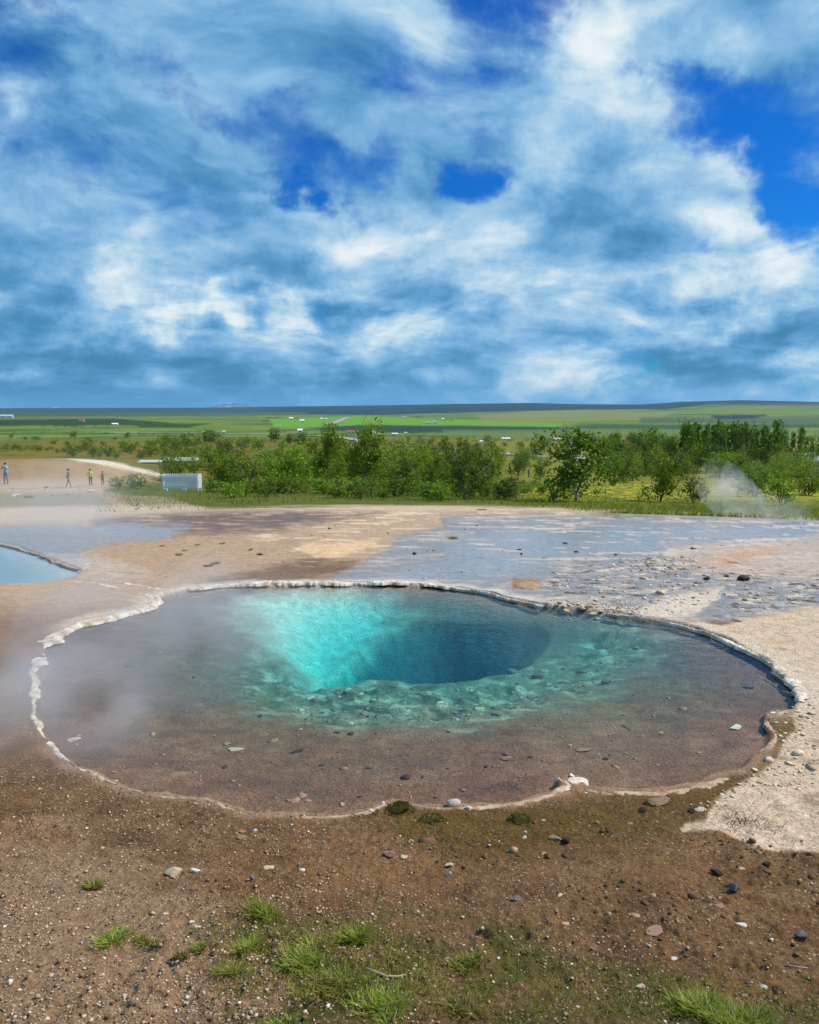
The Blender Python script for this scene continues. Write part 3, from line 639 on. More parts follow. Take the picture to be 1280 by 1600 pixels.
STONES = [
 (271,1364,33,'cream angular stone, biggest on the bare gravel left of the grass tufts',M_CREAM,11,.68,1.15),
 (308,1362,15,'small white chip of stone just right of the big cream stone',M_WHITE,12,.35,1.5),
 (377,1299,13,'tan pebble topping the pair below the pool rim left of the moss',M_PINK,13,.6,1.1),
 (379,1309,18,'flat pale stone beneath the tan pebble near the pool rim',M_TAN,14,.35,1.3),
 (399,1297,11,'white pebble right of the tan pair below the pool rim',M_WHITE,15,.5,1.2),
 (420,1356,19,'flat cream stone on gravel above the tall middle grass tuft',M_CREAM,16,.3,1.25),
 (394,1374,12,'small grey pebble between the flat cream stone and grass tuft',M_GREY,17,.7,1.1),
 (473,1362,10,'whitish pebble right of the flat cream stone',M_WHITE,18,.6,1.1),
 (300,1443,12,'white stone chip lying above the small thin grass sprout',M_WHITE,19,.4,1.3),
 (308,1455,14,'pointed white stone chip leaning on the thin grass sprout',M_WHITE,20,.45,1.4),
 (80,1524,9,'small white pebble on the gravel at the far lower left',M_WHITE,21,.6,1.1),
 (212,1483,0,'',M_DARK,22,.4,1.2),
 (612,1338,24,'reddish broken stone in the rough earth below the moss clump',M_PINK,23,.5,1.2),
 (630,1341,12,'pale pebble touching the reddish broken stone',M_CREAM,24,.5,1.2),
 (712,1258,23,'white sinter block at the pool edge right of the moss clump',M_SINTER,25,.65,1.2),
 (734,1266,14,'low white sinter lump right of the white block at the pool edge',M_SINTER,26,.5,1.2),
 (599,1257,11,'whitish stone in the water at the moss clump\'s left end',M_WHITE,27,.8,.9),
 (580,1268,9,'round white pebble on the rim left of the moss clump',M_WHITE,28,.8,1.0),
 (935,1219,13,'little white stone in the shallows right of the white ledge',M_WHITE,29,.6,1.3),
 (893,1213,12,'grey white stone in the water behind the white ledge',M_WHITE,30,.8,1.0),
 (873,1216,11,'pale stone in the water at the left tip of the white ledge',M_WHITE,31,.7,1.1),
 (1152,1125,20,'flat white stone standing out of the shallow right water',M_WHITE,32,.45,1.35),
 (1028,1253,34,'tan rock beside dark moss on the bank below the right water',M_TAN,33,.5,1.3),
 (1005,1267,16,'dark clod of earth left of the tan rock on the bank',M_DARK,34,.6,1.3),
 (1092,1266,20,'white flake of sinter above the cream outlier on the bank',M_SINTER,35,.35,1.2),
 (1080,1268,14,'dark clod beside the white sinter flake on the bank',M_DARK,36,.6,1.1),
 (1145,1395,21,'dark grey stone alone on the bare earth at right',M_GREY,37,.75,1.05),
 (1161,1447,20,'white triangular chip below the dark grey stone at right',M_WHITE,38,.3,1.25),
 (1250,1464,20,'round grey cobble near the right side of the bare earth',M_GREY,39,.75,1.05),
 (1125,1420,18,'flat pinkish stone left of the white triangular chip',M_PINK,40,.3,1.2),
 (1025,1456,30,'flat reddish slab of stone in the lower earth',M_PINK,41,.28,1.35),
 (884,1440,12,'pale oblong chip in the middle of the bare earth',M_CREAM,42,.4,1.3),
 (875,1399,9,'white pebble above the pale oblong chip',M_WHITE,43,.6,1.1),
 (820,1311,10,'white pebble on mossy earth below the white ledge',M_WHITE,44,.6,1.1),
 (1052,1492,14,'white chip below the flat reddish slab',M_WHITE,45,.4,1.2),
 (1194,1545,12,'small white chip above the right grass patch',M_WHITE,46,.4,1.2),
 (1003,1543,18,'cream chip on the dark moss left of the right grass patch',M_CREAM,47,.35,1.2),
 (700,1370,14,'greyish pebble in the rough patch of earth left of center',M_GREY,48,.6,1.1),
 (704,1355,14,'cream pebble above the greyish pebble in rough earth',M_CREAM,49,.6,1.2),
 (870,1311,26,'brown lump with pale crest on the mossy earth',M_TAN,50,.5,1.2),
 (884,1317,18,'blackish clod right of the brown crested lump',M_DARK,51,.6,1.2),
 (933,1287,11,'tan pebble between the ledge and the tan rock',M_TAN,52,.5,1.2),
 (790,1516,0,'',M_WHITE,53,.5,1.2),
 (808,1405,16,'grey lump with small shadow in the middle earth',M_GREY,54,.6,1.1),
 (960,1340,0,'',M_WHITE,55,.5,1.1),
 (1197,1357,14,'blackish clod on the earth below the cream sheet',M_DARK,56,.6,1.2),
 (1118,1366,20,'dark earth clod left of the blackish clod',M_DARK,57,.6,1.2),
 (1160,906,22,'dark brown pointed rock on the wet flat at right',M_DARK,58,.75,1.3),
 (1104,905,12,'little black rock left of the pointed rock on the wet flat',M_DARK,59,.7,1.2),
 (1134,901,11,'low grey rock between the two dark rocks on the wet flat',M_GREY,60,.5,1.3),
 (1083,858,13,'dark flat rock on the bluish wet sheet at right',M_DARK,61,.5,1.4),
 (812,859,9,'small black rock on the wet flat, upper of a pair',M_DARK,62,.7,1.2),
 (815,866,8,'small black rock on the wet flat, lower of a pair',M_DARK,63,.7,1.2),
 (962,867,12,'brown stone on the wet flat right of the black pair',M_DARK,64,.5,1.4),
 (900,863,10,'brown pebble on the wet flat between the black pair and brown stone',M_DARK,65,.5,1.4),
 (884,849,11,'thin dark stone at the back of the wet flat',M_DARK,66,.4,1.5),
 (648,866,14,'dark crusted rock at the end of the brown outflow',M_DARK,67,.6,1.2),
 (606,833,7,'small dark stone on the brown outflow',M_DARK,68,.6,1.2),
 (515,826,8,'black stone on the cream gravel behind the pool',M_DARK,69,.6,1.2),
 (745,822,7,'dark pebble at the edge of the wet flat behind the outflow',M_DARK,71,.6,1.2),
 (1148,970,16,'brown rock on the cream crust above the right shore',M_TAN,72,.5,1.4),
 (27,775,16,'pale grey block of stone at the far left of the bare ground',M_WHITE,73,.55,1.3),
 (143,770,15,'pale square stone block on the bare ground left of the fence',M_WHITE,74,.55,1.2),
 (44,778,15,'low dark rock right of the pale block at far left',M_DARK,75,.4,1.5),
 (72,763,9,'dark stone by the path, upper left one',M_GREY,76,.7,1.0),
 (80,775,9,'dark stone by the path under the upper left one',M_GREY,77,.7,1.0),
 (107,774,9,'grey stone by the path below the walker in grey',M_GREY,78,.7,1.0),
 (123,776,8,'small grey stone left of the pale square block',M_GREY,79,.7,1.0),
 (406,867,12,'dark brown stone on gravel behind the pool at left',M_DARK,80,.4,1.4),
 (325,885,15,'dark stone on gravel under the bright grass tuft',M_DARK,81,.35,1.5),
 (955,1145,0,'',M_DARK,82,.5,1.2),
]
for (u, v, w, lab, m, sd_, fl, el) in STONES:
    if w: stone(u, v, w*(.72 if 61 <= sd_ <= 71 else 1), lab, m, sd_, fl, el)
# stones lying under the water
for (u, v, w, lab, m, sd_, fl, el) in [
 (355,1163,15,'reddish stone on the pool floor, upper of a pair',M_PINK,201,.4,1.2),
 (367,1171,22,'flat pale stone on the pool floor, lower of a pair',M_CREAM,202,.2,1.5),
 (115,1157,19,'pale pinkish stone under water by the left shore',M_CREAM,203,.35,1.3),
 (180,1208,9,'pinkish pebble under water near the left shore, upper one',M_PINK,204,.5,1.1),
 (181,1221,9,'pale pebble under water near the left shore, lower one',M_CREAM,205,.5,1.1),
 (277,1210,22,'thin greenish slab of stone under the near water',M_TAN,206,.15,1.6),
 (418,1269,11,'red stone under water at the near shore',M_PINK,207,.5,1.1),
 (465,1175,15,'dark thin stone on the brown pool floor',M_DARK,208,.3,1.6),
 (793,1187,18,'reddish broken stone on the brown pool floor',M_PINK,209,.35,1.5),
 (908,1172,24,'brown slab on the pool floor under the right shallows',M_TAN,210,.2,1.4),
 (945,1068,20,'grey rock on the pool floor at the edge of the blue',M_GREY,211,.5,1.2),
 (775,1115,18,'light stone on the pool floor below the vent rocks',M_TAN,212,.4,1.3),
 (945,1187,9,'dark pebble on the pool floor left of the white stone',M_DARK,213,.5,1.2),
 (760,1198,9,'black twiggy stone on the brown pool floor',M_DARK,214,.5,.8),
 (1170,1075,18,'greyish stone under the dark right water',M_GREY,215,.4,1.4),
 (840,1058,22,'blue grey rock on the floor right of the vent',M_GREY,216,.5,1.2),
 (800,1052,18,'grey rock on the floor at the vent lip',M_GREY,217,.5,1.2),
]:
    p = P(u, v, WATER_Z-.10); zz = float(H(np.array([p[0]]), np.array([p[1]]))[0]); p = P(u, v, zz)
    stone(u, v, w, lab, m, sd_, fl, el, z=float(H(np.array([p[0]]), np.array([p[1]]))[0]), sink=.2)
# rubble round the vent and on the wet flat
def scatter_rocks(name, pts, sizes, mats, seed, flat=.55, sub=1, colmat=None):
    rr = np.random.default_rng(seed); proto = []
    for k in range(5):
        me = rock_mesh('tmp', mats[0], seed+k, sub, flat, .4, 1.2)
        c = np.array([v.co[:] for v in me.vertices]); f = np.array([p.vertices[:] for p in me.polygons]); proto.append((c, f)); bpy.data.meshes.remove(me)
    co, fa, mi, base = [], [], [], 0
    for p, s in zip(pts, sizes):
        c, f = proto[rr.integers(5)]; a = rr.uniform(0, 6.28); ca, sa_ = math.cos(a), math.sin(a)
        q = np.stack([c[:, 0]*ca-c[:, 1]*sa_, c[:, 0]*sa_+c[:, 1]*ca, c[:, 2]], 1)*s*rr.uniform(.7, 1.25, 3)+p
        co.append(q); fa.append(f+base); base += len(c); mi += [rr.integers(len(mats))]*len(f)
    o = mesh_obj(name, np.concatenate(co), np.concatenate(fa), mats)
    o.data.polygons.foreach_set('material_index', np.array(mi, np.int32)); return tag(o, kind='stuff')
def put_z(xy, lift=0.0):
    xy = np.asarray(xy); return np.c_[xy, H(xy[:, 0], xy[:, 1])+lift]
def rand_px(poly, n, seed, z=0.0):
    rr = np.random.default_rng(seed); poly = np.asarray(poly, float); lo, hi = poly.min(0), poly.max(0); out = []
    while len(out) < n:
        q = rr.uniform(lo, hi, (n, 2)); s = poly_sd(q[:, 0], q[:, 1], poly); out += list(q[s < 0])
    return np.array([P(u, v, z)[:2] for u, v in out[:n]])
pts = rand_px([(430,1045),(520,1052),(700,1055),(830,1040),(960,985),(1000,1000),(920,1060),(800,1100),(690,1125),(560,1130),(450,1110)], 300, 301, -.14)
scatter_rocks('vent_rubble', put_z(pts, .0), RNG.gamma(1.6, .013, len(pts))+.008, [M_CREAM, M_TAN, M_GREY, M_TAN, M_TAN], 302, .4, 2)
pts = rand_px([(110,1040),(300,1000),(420,1090),(560,1140),(760,1130),(1000,1060),(1200,1080),(1180,1140),(1050,1220),(860,1220),(700,1255),(480,1270),(300,1240),(120,1180)], 260, 303, -.1)
scatter_rocks('pool_floor_pebbles', put_z(pts, .002), RNG.gamma(1.6, .0085, len(pts))+.005, [M_TAN, M_PINK, M_TAN, M_DARK, M_PINK], 304, .35)
pts = np.concatenate([rand_px([(860,905),(1000,870),(1130,890),(1280,905),(1280,945),(1060,962),(870,948)], 420, 305), rand_px([(985,872),(1090,868),(1090,890),(990,892)], 160, 306), rand_px([(850,938),(1000,945),(1000,962),(850,948)], 170, 307)])
scatter_rocks('sinter_crumbs', put_z(pts, .003), RNG.gamma(1.4, .013, len(pts))+.006, [M_SINTER, M_SINTER, M_CREAM, M_CREAM, M_TAN], 308, .4)
pts = rand_px([(330,820),(470,790),(760,790),(1280,812),(1280,850),(700,905),(560,905),(250,905),(180,850)], 420, 309)
scatter_rocks('flat_pebbles', put_z(pts, .003), RNG.gamma(1.3, .008, len(pts))+.005, [M_TAN, M_CREAM, M_TAN, M_CREAM], 310, .45)
pts = rand_px([(1190,1110),(1275,1090),(1275,1240),(1180,1230),(1075,1290),(1070,1270),(1165,1215),(1225,1160)], 150, 311)
scatter_rocks('shore_crumbs', put_z(pts, .004), RNG.gamma(1.5, .009, len(pts))+.006, [M_SINTER, M_CREAM, M_CREAM, M_TAN], 312, .35)

# gravel of the near bank
n = 62000
rad = np.exp(RNG.uniform(math.log(2.1), math.log(6.2), n)); ang = RNG.uniform(-.56, .56, n)
gx, gy = np.sin(ang)*rad, np.cos(ang)*rad
dens = .35+.65*sstep(-.25, .35, fbm(gx*1.1, gy*1.1, 3, 71)) ; left_ = sstep(.5, -1.0, gx)
keep = (RNG.uniform(0, 1, n) < dens*(.15+.75*left_)) & (poly_sd(gx, gy, POOL) > .05)
gx, gy = gx[keep], gy[keep]; n = len(gx); gz = H(gx, gy)
gs = np.clip(RNG.lognormal(math.log(.0038), .5, n), .002, .014)
base = np.array([(1, 0, 0), (-1, 0, 0), (0, 1, 0), (0, -1, 0), (0, 0, .65), (0, 0, -.65)], float)
tri = np.array([(0, 2, 4), (2, 1, 4), (1, 3, 4), (3, 0, 4), (2, 0, 5), (1, 2, 5), (3, 1, 5), (0, 3, 5)])
a = RNG.uniform(0, 6.28, n); q = base[None]*RNG.uniform(.6, 1.3, (n, 6, 1))*gs[:, None, None]
q = np.stack([q[..., 0]*np.cos(a)[:, None]-q[..., 1]*np.sin(a)[:, None], q[..., 0]*np.sin(a)[:, None]+q[..., 1]*np.cos(a)[:, None], q[..., 2]], -1)
q[..., 0] += gx[:, None]; q[..., 1] += gy[:, None]; q[..., 2] += (gz+gs*.25)[:, None]
pal = np.array([(.50, .36, .26), (.62, .48, .36), (.33, .20, .13), (.17, .095, .055), (.12, .065, .038), (.40, .26, .18), (.70, .60, .50)])
pcl = pal[RNG.choice(7, n, p=[.22, .13, .2, .2, .12, .1, .03])]*RNG.uniform(.8, 1.15, (n, 1))
m_gr, nt, out = new_mat('gravel')
b = nt.add('ShaderNodeBsdfPrincipled', {'Base Color': nt.add('ShaderNodeAttribute', attribute_name='tint').outputs['Color'], 'Roughness': .85, 'Specular IOR Level': .25}); nt.l.new(b.outputs[0], out.inputs[0])
tag(mesh_obj('gravel', q.reshape(-1, 3), (tri[None]+np.arange(n)[:, None, None]*6).reshape(-1, 3), m_gr, attrs={'tint': np.repeat(np.c_[pcl, np.ones(n)], 6, 0)}), kind='stuff')
# clods of the broken earth
pts = np.concatenate([rand_px([(660,1330),(780,1340),(900,1380),(760,1420),(680,1400)], 60, 321), rand_px([(1060,1330),(1200,1350),(1275,1390),(1275,1500),(1180,1440)], 110, 322), rand_px([(860,1450),(1000,1440),(1150,1500),(1180,1540),(940,1540)], 90, 323), rand_px([(590,1330),(680,1330),(680,1350),(590,1350)], 25, 324), rand_px([(880,1250),(1090,1270),(1000,1340),(780,1330)], 40, 325)])
scatter_rocks('earth_clods', put_z(pts, .0), RNG.gamma(2, .0055, len(pts))+.005, [M_SOIL, M_SOIL, M_SOIL, M_TAN], 326, .6)

# white ledge jutting into the pool
def slab(name, outline_px, z0, z1, mat, label, cat, seed):
    p = catmull(px_poly(outline_px, z1), 6); p = p + .02*np.stack([fbm(p[:, 0]*14, p[:, 1]*14, 3, seed), fbm(p[:, 0]*14+9, p[:, 1]*14, 3, seed)], 1)
    c = p.mean(0); n = len(p); rows = []
    for s, z in ((1.0, z0), (1.03, (z0+z1)/2), (1.0, z1-.004), (.93, z1+.004), (.55, z1+.010), (.2, z1+.008)):
        r = c+(p-c)*s; rows.append(np.c_[r, z+.012*fbm(r[:, 0]*9, r[:, 1]*9, 3, seed+1)])
    co = np.concatenate(rows+[np.array([[c[0], c[1], z1+.008]])]); K = len(rows); f = []
    for k in range(K-1):
        for i in range(n): f.append((k*n+i, k*n+(i+1) % n, (k+1)*n+(i+1) % n, (k+1)*n+i))
    for i in range(n): f.append(((K-1)*n+i, (K-1)*n+(i+1) % n, K*n))
    f.append(tuple(range(n-1, -1, -1)))
    return tag(mesh_obj(name, co, f, mat, smooth=True), label, cat)
slab('sinter_ledge', [(870,1216),(880,1217),(895,1215),(914,1216),(918,1223),(908,1230),(922,1238),(934,1246),(926,1249),(905,1243),(885,1238),(872,1240),(866,1250),(862,1244),(868,1232),(884,1228)], -.10, .0, M_SINTER, 'white crust ledge jutting from the near bank into the pool', 'crust ledge', 401)
slab('sinter_flake', [(1066,1296),(1075,1290),(1085,1288),(1095,1284),(1106,1291),(1112,1296),(1098,1300),(1085,1302),(1072,1305)], -.02, .028, M_CREAM, 'cream crust flake lying apart from the big cream sheet', 'crust flake', 411)
slab('orange_mound', [(805,912),(822,908),(838,911),(843,917),(828,921),(810,918)], -.03, .012, M_TAN, 'low orange brown mound on the wet flat behind the pool', 'mineral mound', 421)
def fuzz(name, u, v, wpx, hpx, label, cat, seed, mat):
    p = P(u, v); p[2] = float(H(np.array([p[0]]), np.array([p[1]]))[0]); dd = math.hypot(p[1], CAM_Z)
    o = bpy.data.objects.new(name, rock_mesh(name, mat, seed, 4, hpx/wpx*1.2, 1.1, 1.1)); COL.objects.link(o)
    r = wpx/2*dd/F; o.location = (p[0], p[1], p[2]-r*.1); o.scale = (r, r*.8, r); tag(o, label, cat)
    r3 = np.random.default_rng(seed+5); q = r3.normal(size=(260, 3)); q[:, 2] = np.abs(q[:, 2])*.8; q /= np.linalg.norm(q, axis=1)[:, None]; q = q*[.95, .9, hpx/wpx*1.05]
    blades(q, r3.uniform(.12, .34, 260), None, np.full(260, .045), seed+6, 'fronds', M_FROND, .7, o); return o

# ------------------------------------------------------------------ twigs
def tube(path, radii, sides=6):
    path = np.asarray(path, float); n = len(path); co, f = [], []
    for i in range(n):
        t_ = path[min(i+1, n-1)]-path[max(i-1, 0)]; t_ = t_/(np.linalg.norm(t_)+1e-9)
        a_ = np.cross(t_, (0, 0, 1) if abs(t_[2]) < .9 else (1, 0, 0)); a_ /= np.linalg.norm(a_); b_ = np.cross(t_, a_)
        for k in range(sides):
            w = 2*math.pi*k/sides; co.append(path[i]+radii[i]*(math.cos(w)*a_+math.sin(w)*b_))
    for i in range(n-1):
        for k in range(sides): f.append((i*sides+k, i*sides+(k+1) % sides, (i+1)*sides+(k+1) % sides, (i+1)*sides+k))
    f.append(tuple(range(sides-1, -1, -1))); f.append(tuple((n-1)*sides+k for k in range(sides)))
    return co, f
M_WOOD = simple('dead_wood', (.40, .32, .25), .9, 60, .3)
M_DWOOD = simple('dark_dead_wood', (.11, .085, .065), .9, 60, .3)
for (pp, r, m, lab, wet_) in [
 ([(573,1517),(588,1521),(605,1526),(622,1527),(634,1525)], .0065, M_WOOD, 'grey dead stick lying beside the middle grass patch', 0),
 ([(1228,1509),(1244,1512),(1262,1514)], .0035, M_WOOD, 'pale straight twig on the earth above the right grass patch', 0),
 ([(700,1221),(713,1217),(724,1214)], .003, M_WOOD, 'thin pale twig under the near water', 1),
 ([(785,1184),(798,1190),(802,1194)], .006, M_DWOOD, 'short dark twig on the brown pool floor', 1),
 ([(972,1135),(985,1143)], .005, M_DWOOD, 'little dark twig on the pool floor near the center', 1),
 ([(1205,1047),(1222,1058),(1241,1071)], .007, M_WOOD, 'bleached twig caught on the right rim, upper one', 0),
 ([(1222,1076),(1236,1079),(1248,1079)], .006, M_WOOD, 'bleached twig caught on the right rim, lower one', 0),
]:
    pts = []
    for u, v in pp:
        p = P(u, v, -.12) if wet_ else P(u, v); zz = float(H(np.array([p[0]]), np.array([p[1]]))[0]); p[2] = max(zz, -.03 if not wet_ else -9)+r*.9; pts.append(p)
    co, f = tube(pts, np.linspace(r, r*.6, len(pts)), 7); tag(mesh_obj('twig', co, f, m, smooth=True), lab, 'twig')

# ------------------------------------------------------------------ grass
def leaf_mat(name, c1_, c2_, trans=.35, rough=.6, straw=None):
    m, nt, out = new_mat(name)
    at = nt.add('ShaderNodeAttribute', attribute_name='tint'); rnd = nt.add('ShaderNodeObjectInfo').outputs['Random']
    c = nt.mix(nt.add('ShaderNodeSeparateColor', {0: at.outputs['Color']}).outputs[0], c1_, c2_)
    if straw: c = nt.mix(nt.mapr(nt.math('FRACT', nt.math('MULTIPLY', nt.add('ShaderNodeSeparateColor', {0: at.outputs['Color']}).outputs[0], 37.0)), .72, .80), c, straw)
    h = nt.add('ShaderNodeHueSaturation', {'Hue': nt.mapr(rnd, 0, 1, .485, .515, False), 'Saturation': 1.0, 'Value': nt.mapr(rnd, 0, 1, .8, 1.2, False), 'Color': c}).outputs[0]
    df = nt.add('ShaderNodeBsdfPrincipled', {'Base Color': h, 'Roughness': rough, 'Specular IOR Level': .25})
    tl = nt.add('ShaderNodeBsdfTranslucent', {'Color': nt.mix(1.0, h, (1.15, 1.2, .5), 'MULTIPLY')})
    nt.l.new(nt.add('ShaderNodeMixShader', {0: trans, 1: df.outputs[0], 2: tl.outputs[0]}).outputs[0], out.inputs[0]); return m
M_GRASS = leaf_mat('grass_blade', (.13, .20, .014), (.36, .38, .05), straw=(.42, .36, .14))
M_DRYG = leaf_mat('dry_grass_blade', (.13, .14, .02), (.38, .33, .10))
M_VERGE = leaf_mat('verge_grass', (.085, .125, .010), (.29, .30, .03))
def blades(roots, hts, lean, wid, seed, name, mat, bend=.5, parent=None):
    rr = np.random.default_rng(seed); n = len(roots); a_ = rr.uniform(0, 6.28, n)
    dirn = np.stack([np.cos(a_), np.sin(a_)], 1)
    if lean is not None: dirn = lean
    side = np.stack([-np.sin(a_+1.2), np.cos(a_+1.2)], 1)
    lv = []
    for k, wf in ((0, 1.0), (.4, .85), (.75, .5)):
        cen = roots.copy(); o_ = hts*bend*(k**1.7); cen[:, :2] += dirn*o_[:, None]; cen[:, 2] += hts*k*(1-.25*bend*k)
        for sg in (-1, 1):
            q_ = cen.copy(); q_[:, :2] += side*(sg*wid*wf*.5)[:, None]; lv.append(q_)
    tip = roots.copy(); tip[:, :2] += dirn*(hts*bend)[:, None]; tip[:, 2] += hts*(1-.25*bend); lv.append(tip)
    co = np.stack(lv, 1).reshape(-1, 3); i7 = np.arange(n)[:, None]*7
    f = np.concatenate([i7+np.array([[0, 1, 3]]), i7+np.array([[0, 3, 2]]), i7+np.array([[2, 3, 5]]), i7+np.array([[2, 5, 4]]), i7+np.array([[4, 5, 6]])])
    tn = rr.uniform(0, 1, n); tint = np.repeat(np.c_[tn, tn, tn, np.ones(n)], 7, 0)
    return mesh_obj(name, co, f, mat, parent=parent, attrs={'tint': tint})
def tuft(u, v, wpx, hpx, n, label, seed, mat=None, group=None, sparse=False):
    mat = mat or M_GRASS; n = int(n*2.2)
    rr = np.random.default_rng(seed); c = P(u, v); dd = math.hypot(c[1], CAM_Z-c[2]); rw = wpx*.47*dd/F; hh = hpx*dd/F*.46
    nc = max(1, int(wpx/14)); cl = rr.normal(0, .42, (nc, 2))*[rw, rw*.75]
    k = rr.integers(nc, size=n); off = cl[k]+rr.normal(0, rw*(.22 if nc > 1 else .28), (n, 2))
    xy = off+c[:2]; z = H(xy[:, 0], xy[:, 1]); rel = off-(cl[k] if not sparse else 0)
    ln = rel/(np.linalg.norm(rel, axis=1)[:, None]+1e-6)+rr.normal(0, .5, (n, 2)); ln /= np.linalg.norm(ln, axis=1)[:, None]+1e-6
    roots = np.c_[xy, z-.004]; roots -= [*c[:2], c[2]]
    o = blades(roots, hh*rr.uniform(.3, 1.15, n), ln, rr.uniform(.7, 1.3, n)*np.clip(.0011*dd, .0022, .011), seed, 'grass_tuft', mat, .85)
    o.location = [float(q_) for q_ in c]; return tag(o, label, 'grass tuft', group)
tuft(152,1388,34,26,170,'small round green tuft alone on the left gravel',501)
tuft(190,1462,72,26,260,'wide low tuft on the gravel below the round green tuft',502,M_GRASS)
tuft(228,1470,34,22,110,'short ragged tuft at the right end of the wide low one',503,M_GRASS)
tuft(407,1432,58,42,300,'tall spiky tuft below the flat cream stone',504)
tuft(301,1456,22,18,40,'thin sprout behind the two white chips',505)
tuft(311,1485,24,28,70,'narrow tuft under the white chips',506)
tuft(284,1508,26,24,70,'pale tuft left below the narrow one',507,M_DRYG)
tuft(548,1463,58,40,300,'dense bright tuft right of the tall spiky one',508)
tuft(392,1482,52,34,190,'yellowish tuft just under the tall spiky one',509)
tuft(360,1520,56,32,180,'loose tuft at the left end of the middle grass',510,M_GRASS)
tuft(250,1482,40,16,90,'dry low grass between the wide tuft and the white chips',511,M_DRYG)
tuft(490,1500,100,36,420,'broad green patch at the heart of the middle grass',512)
tuft(528,1545,110,34,420,'broad patch below the heart of the middle grass',513)
tuft(600,1570,110,34,360,'patch of grass under the grey stick',514,M_GRASS)
tuft(438,1592,46,26,110,'tuft cut by the lower border under the middle grass',515)
tuft(726,1510,56,32,190,'dark tuft on the moss right of the grey stick',516,M_GRASS)
tuft(822,1490,40,20,80,'small faint tuft right of the dark moss tuft',517,M_DRYG)
tuft(722,1580,70,30,150,'wispy tuft low between the middle and right grass',518,M_DRYG)
tuft(1085,1568,80,40,380,'left half of the lush grass patch in the lower right corner',519)
tuft(1135,1590,110,46,520,'thick front of the lush grass patch in the lower right corner',520)
tuft(465,1462,50,16,110,'short olive grass between the spiky and the dense tufts',521,M_DRYG)
tuft(1262,1528,30,14,40,'sparse blades at the right border above the lush patch',522,M_DRYG)
tuft(620,1490,40,16,60,'small dark blades above the grey stick',523,M_GRASS)
for (u, v, w, h, k, lab, sd_) in [(284,868,14,10,60,'bright little tuft on the gravel behind the left rim',531),(333,881,24,10,110,'brightest tuft on the gravel behind the left rim, nearest the pool',532),
  (347,850,14,8,60,'small tuft farthest right on the gravel behind the left rim',533),(302,852,12,7,40,'faint tuft between the two bright ones behind the left rim',534),(290,860,12,7,40,'dull tuft touching the bright little one',535),
  (252,853,14,6,40,'pale grass patch at the left of the gravel tufts',536),(388,860,8,8,30,'thin dry tuft right of the brightest tuft',537),(708,842,20,10,70,'dry grass clump by the cream island on the outflow',538),
  (752,797,22,7,120,'dark green cushion on the cream gravel before the thicket',539),(213,796,10,6,50,'small tuft before the picket fence',540)]:
    tuft(u, v, w, h, k, lab, sd_, M_GRASS if sd_ not in (537, 538, 536) else M_DRYG)
M_FROND = leaf_mat('moss_frond', (.045, .070, .008), (.13, .15, .02))
mo = fuzz('moss_clump', 626,1268,46,24,'dark green moss clump on the near pool rim','moss',541,M_MOSS)
fuzz('moss_clump', 676,1284,44,22,'flat mossy hummock right of the moss clump on the rim','moss',542,M_MOSS)
fuzz('moss_clump', 810,1284,36,20,'mossy tussock below the rim left of the white ledge','moss',543,M_MOSS)
fuzz('moss_clump', 1016,1256,22,14,'blackish moss beside the tan rock','moss',544,M_MOSS)
dry = P(1160, 1285)
n = 120; xy = RNG.normal(0, .07, (n, 2))+dry[:2]; tag(blades(np.c_[xy, H(xy[:, 0], xy[:, 1])], RNG.uniform(.03, .07, n), None, np.full(n, .004), 545, 'withered_plant', M_DWOOD, .8), 'withered brown plant on the cream crust at right', 'dead plant', kind='stuff')
# thin grass over the mossy earth
pts = np.concatenate([rand_px([(330,1440),(560,1430),(700,1500),(690,1590),(340,1590)], 3200, 551, .3), rand_px([(560,1490),(900,1480),(1280,1560),(1280,1598),(560,1598)], 2600, 552, .4), rand_px([(560,1270),(900,1250),(1060,1250),(900,1320),(640,1320)], 500, 553, .1)])
tag(blades(put_z(pts, -.003), RNG.uniform(.012, .04, len(pts)), None, RNG.uniform(.0025, .0045, len(pts)), 554, 'sparse_grass', M_DRYG, .9), kind='stuff')
# verge between the bare flats and the thicket
pts = []
rr = np.random.default_rng(560)
for poly, n_ in (([(180,772),(330,766),(420,772),(560,772),(700,774),(860,778),(1000,784),(1300,786),(1300,801),(960,802),(870,792),(700,785),(560,782),(400,786),(200,786)], 10400), ([(560,772),(1300,772),(1300,796),(1000,796),(800,784)], 6400), ([(150,776),(420,776),(420,792),(150,794)], 600), ([(160,744),(250,744),(250,772),(160,772)], 2200)):
    poly = np.array(poly, float); lo, hi = poly.min(0), poly.max(0); q_ = rr.uniform(lo, hi, (n_*3, 2)); q_ = q_[poly_sd(q_[:, 0], q_[:, 1], poly) < 0][:n_]
    pts.append(q_)
pts = np.concatenate(pts)
_lut = [P(640, v) for v in np.arange(738, 812)]
_ld2 = np.array([p[1] for p in _lut])
dd = np.interp(pts[:, 1], np.arange(738, 812), _ld2); xy = np.c_[(pts[:, 0]-640)/F*dd*1.005, dd]
cl_ = fbm(xy[:, 0]*.8, xy[:, 1]*.8, 3, 561); xy = xy[cl_+rr.normal(0, .15, len(cl_)) > -.08]
_vz = H(xy[:, 0], xy[:, 1])
tag(blades(np.c_[xy, _vz-.02], rr.gamma(4, .032, len(xy)), None, rr.uniform(.012, .03, len(xy)), 562, 'verge_grass', M_VERGE, .5), kind='stuff')

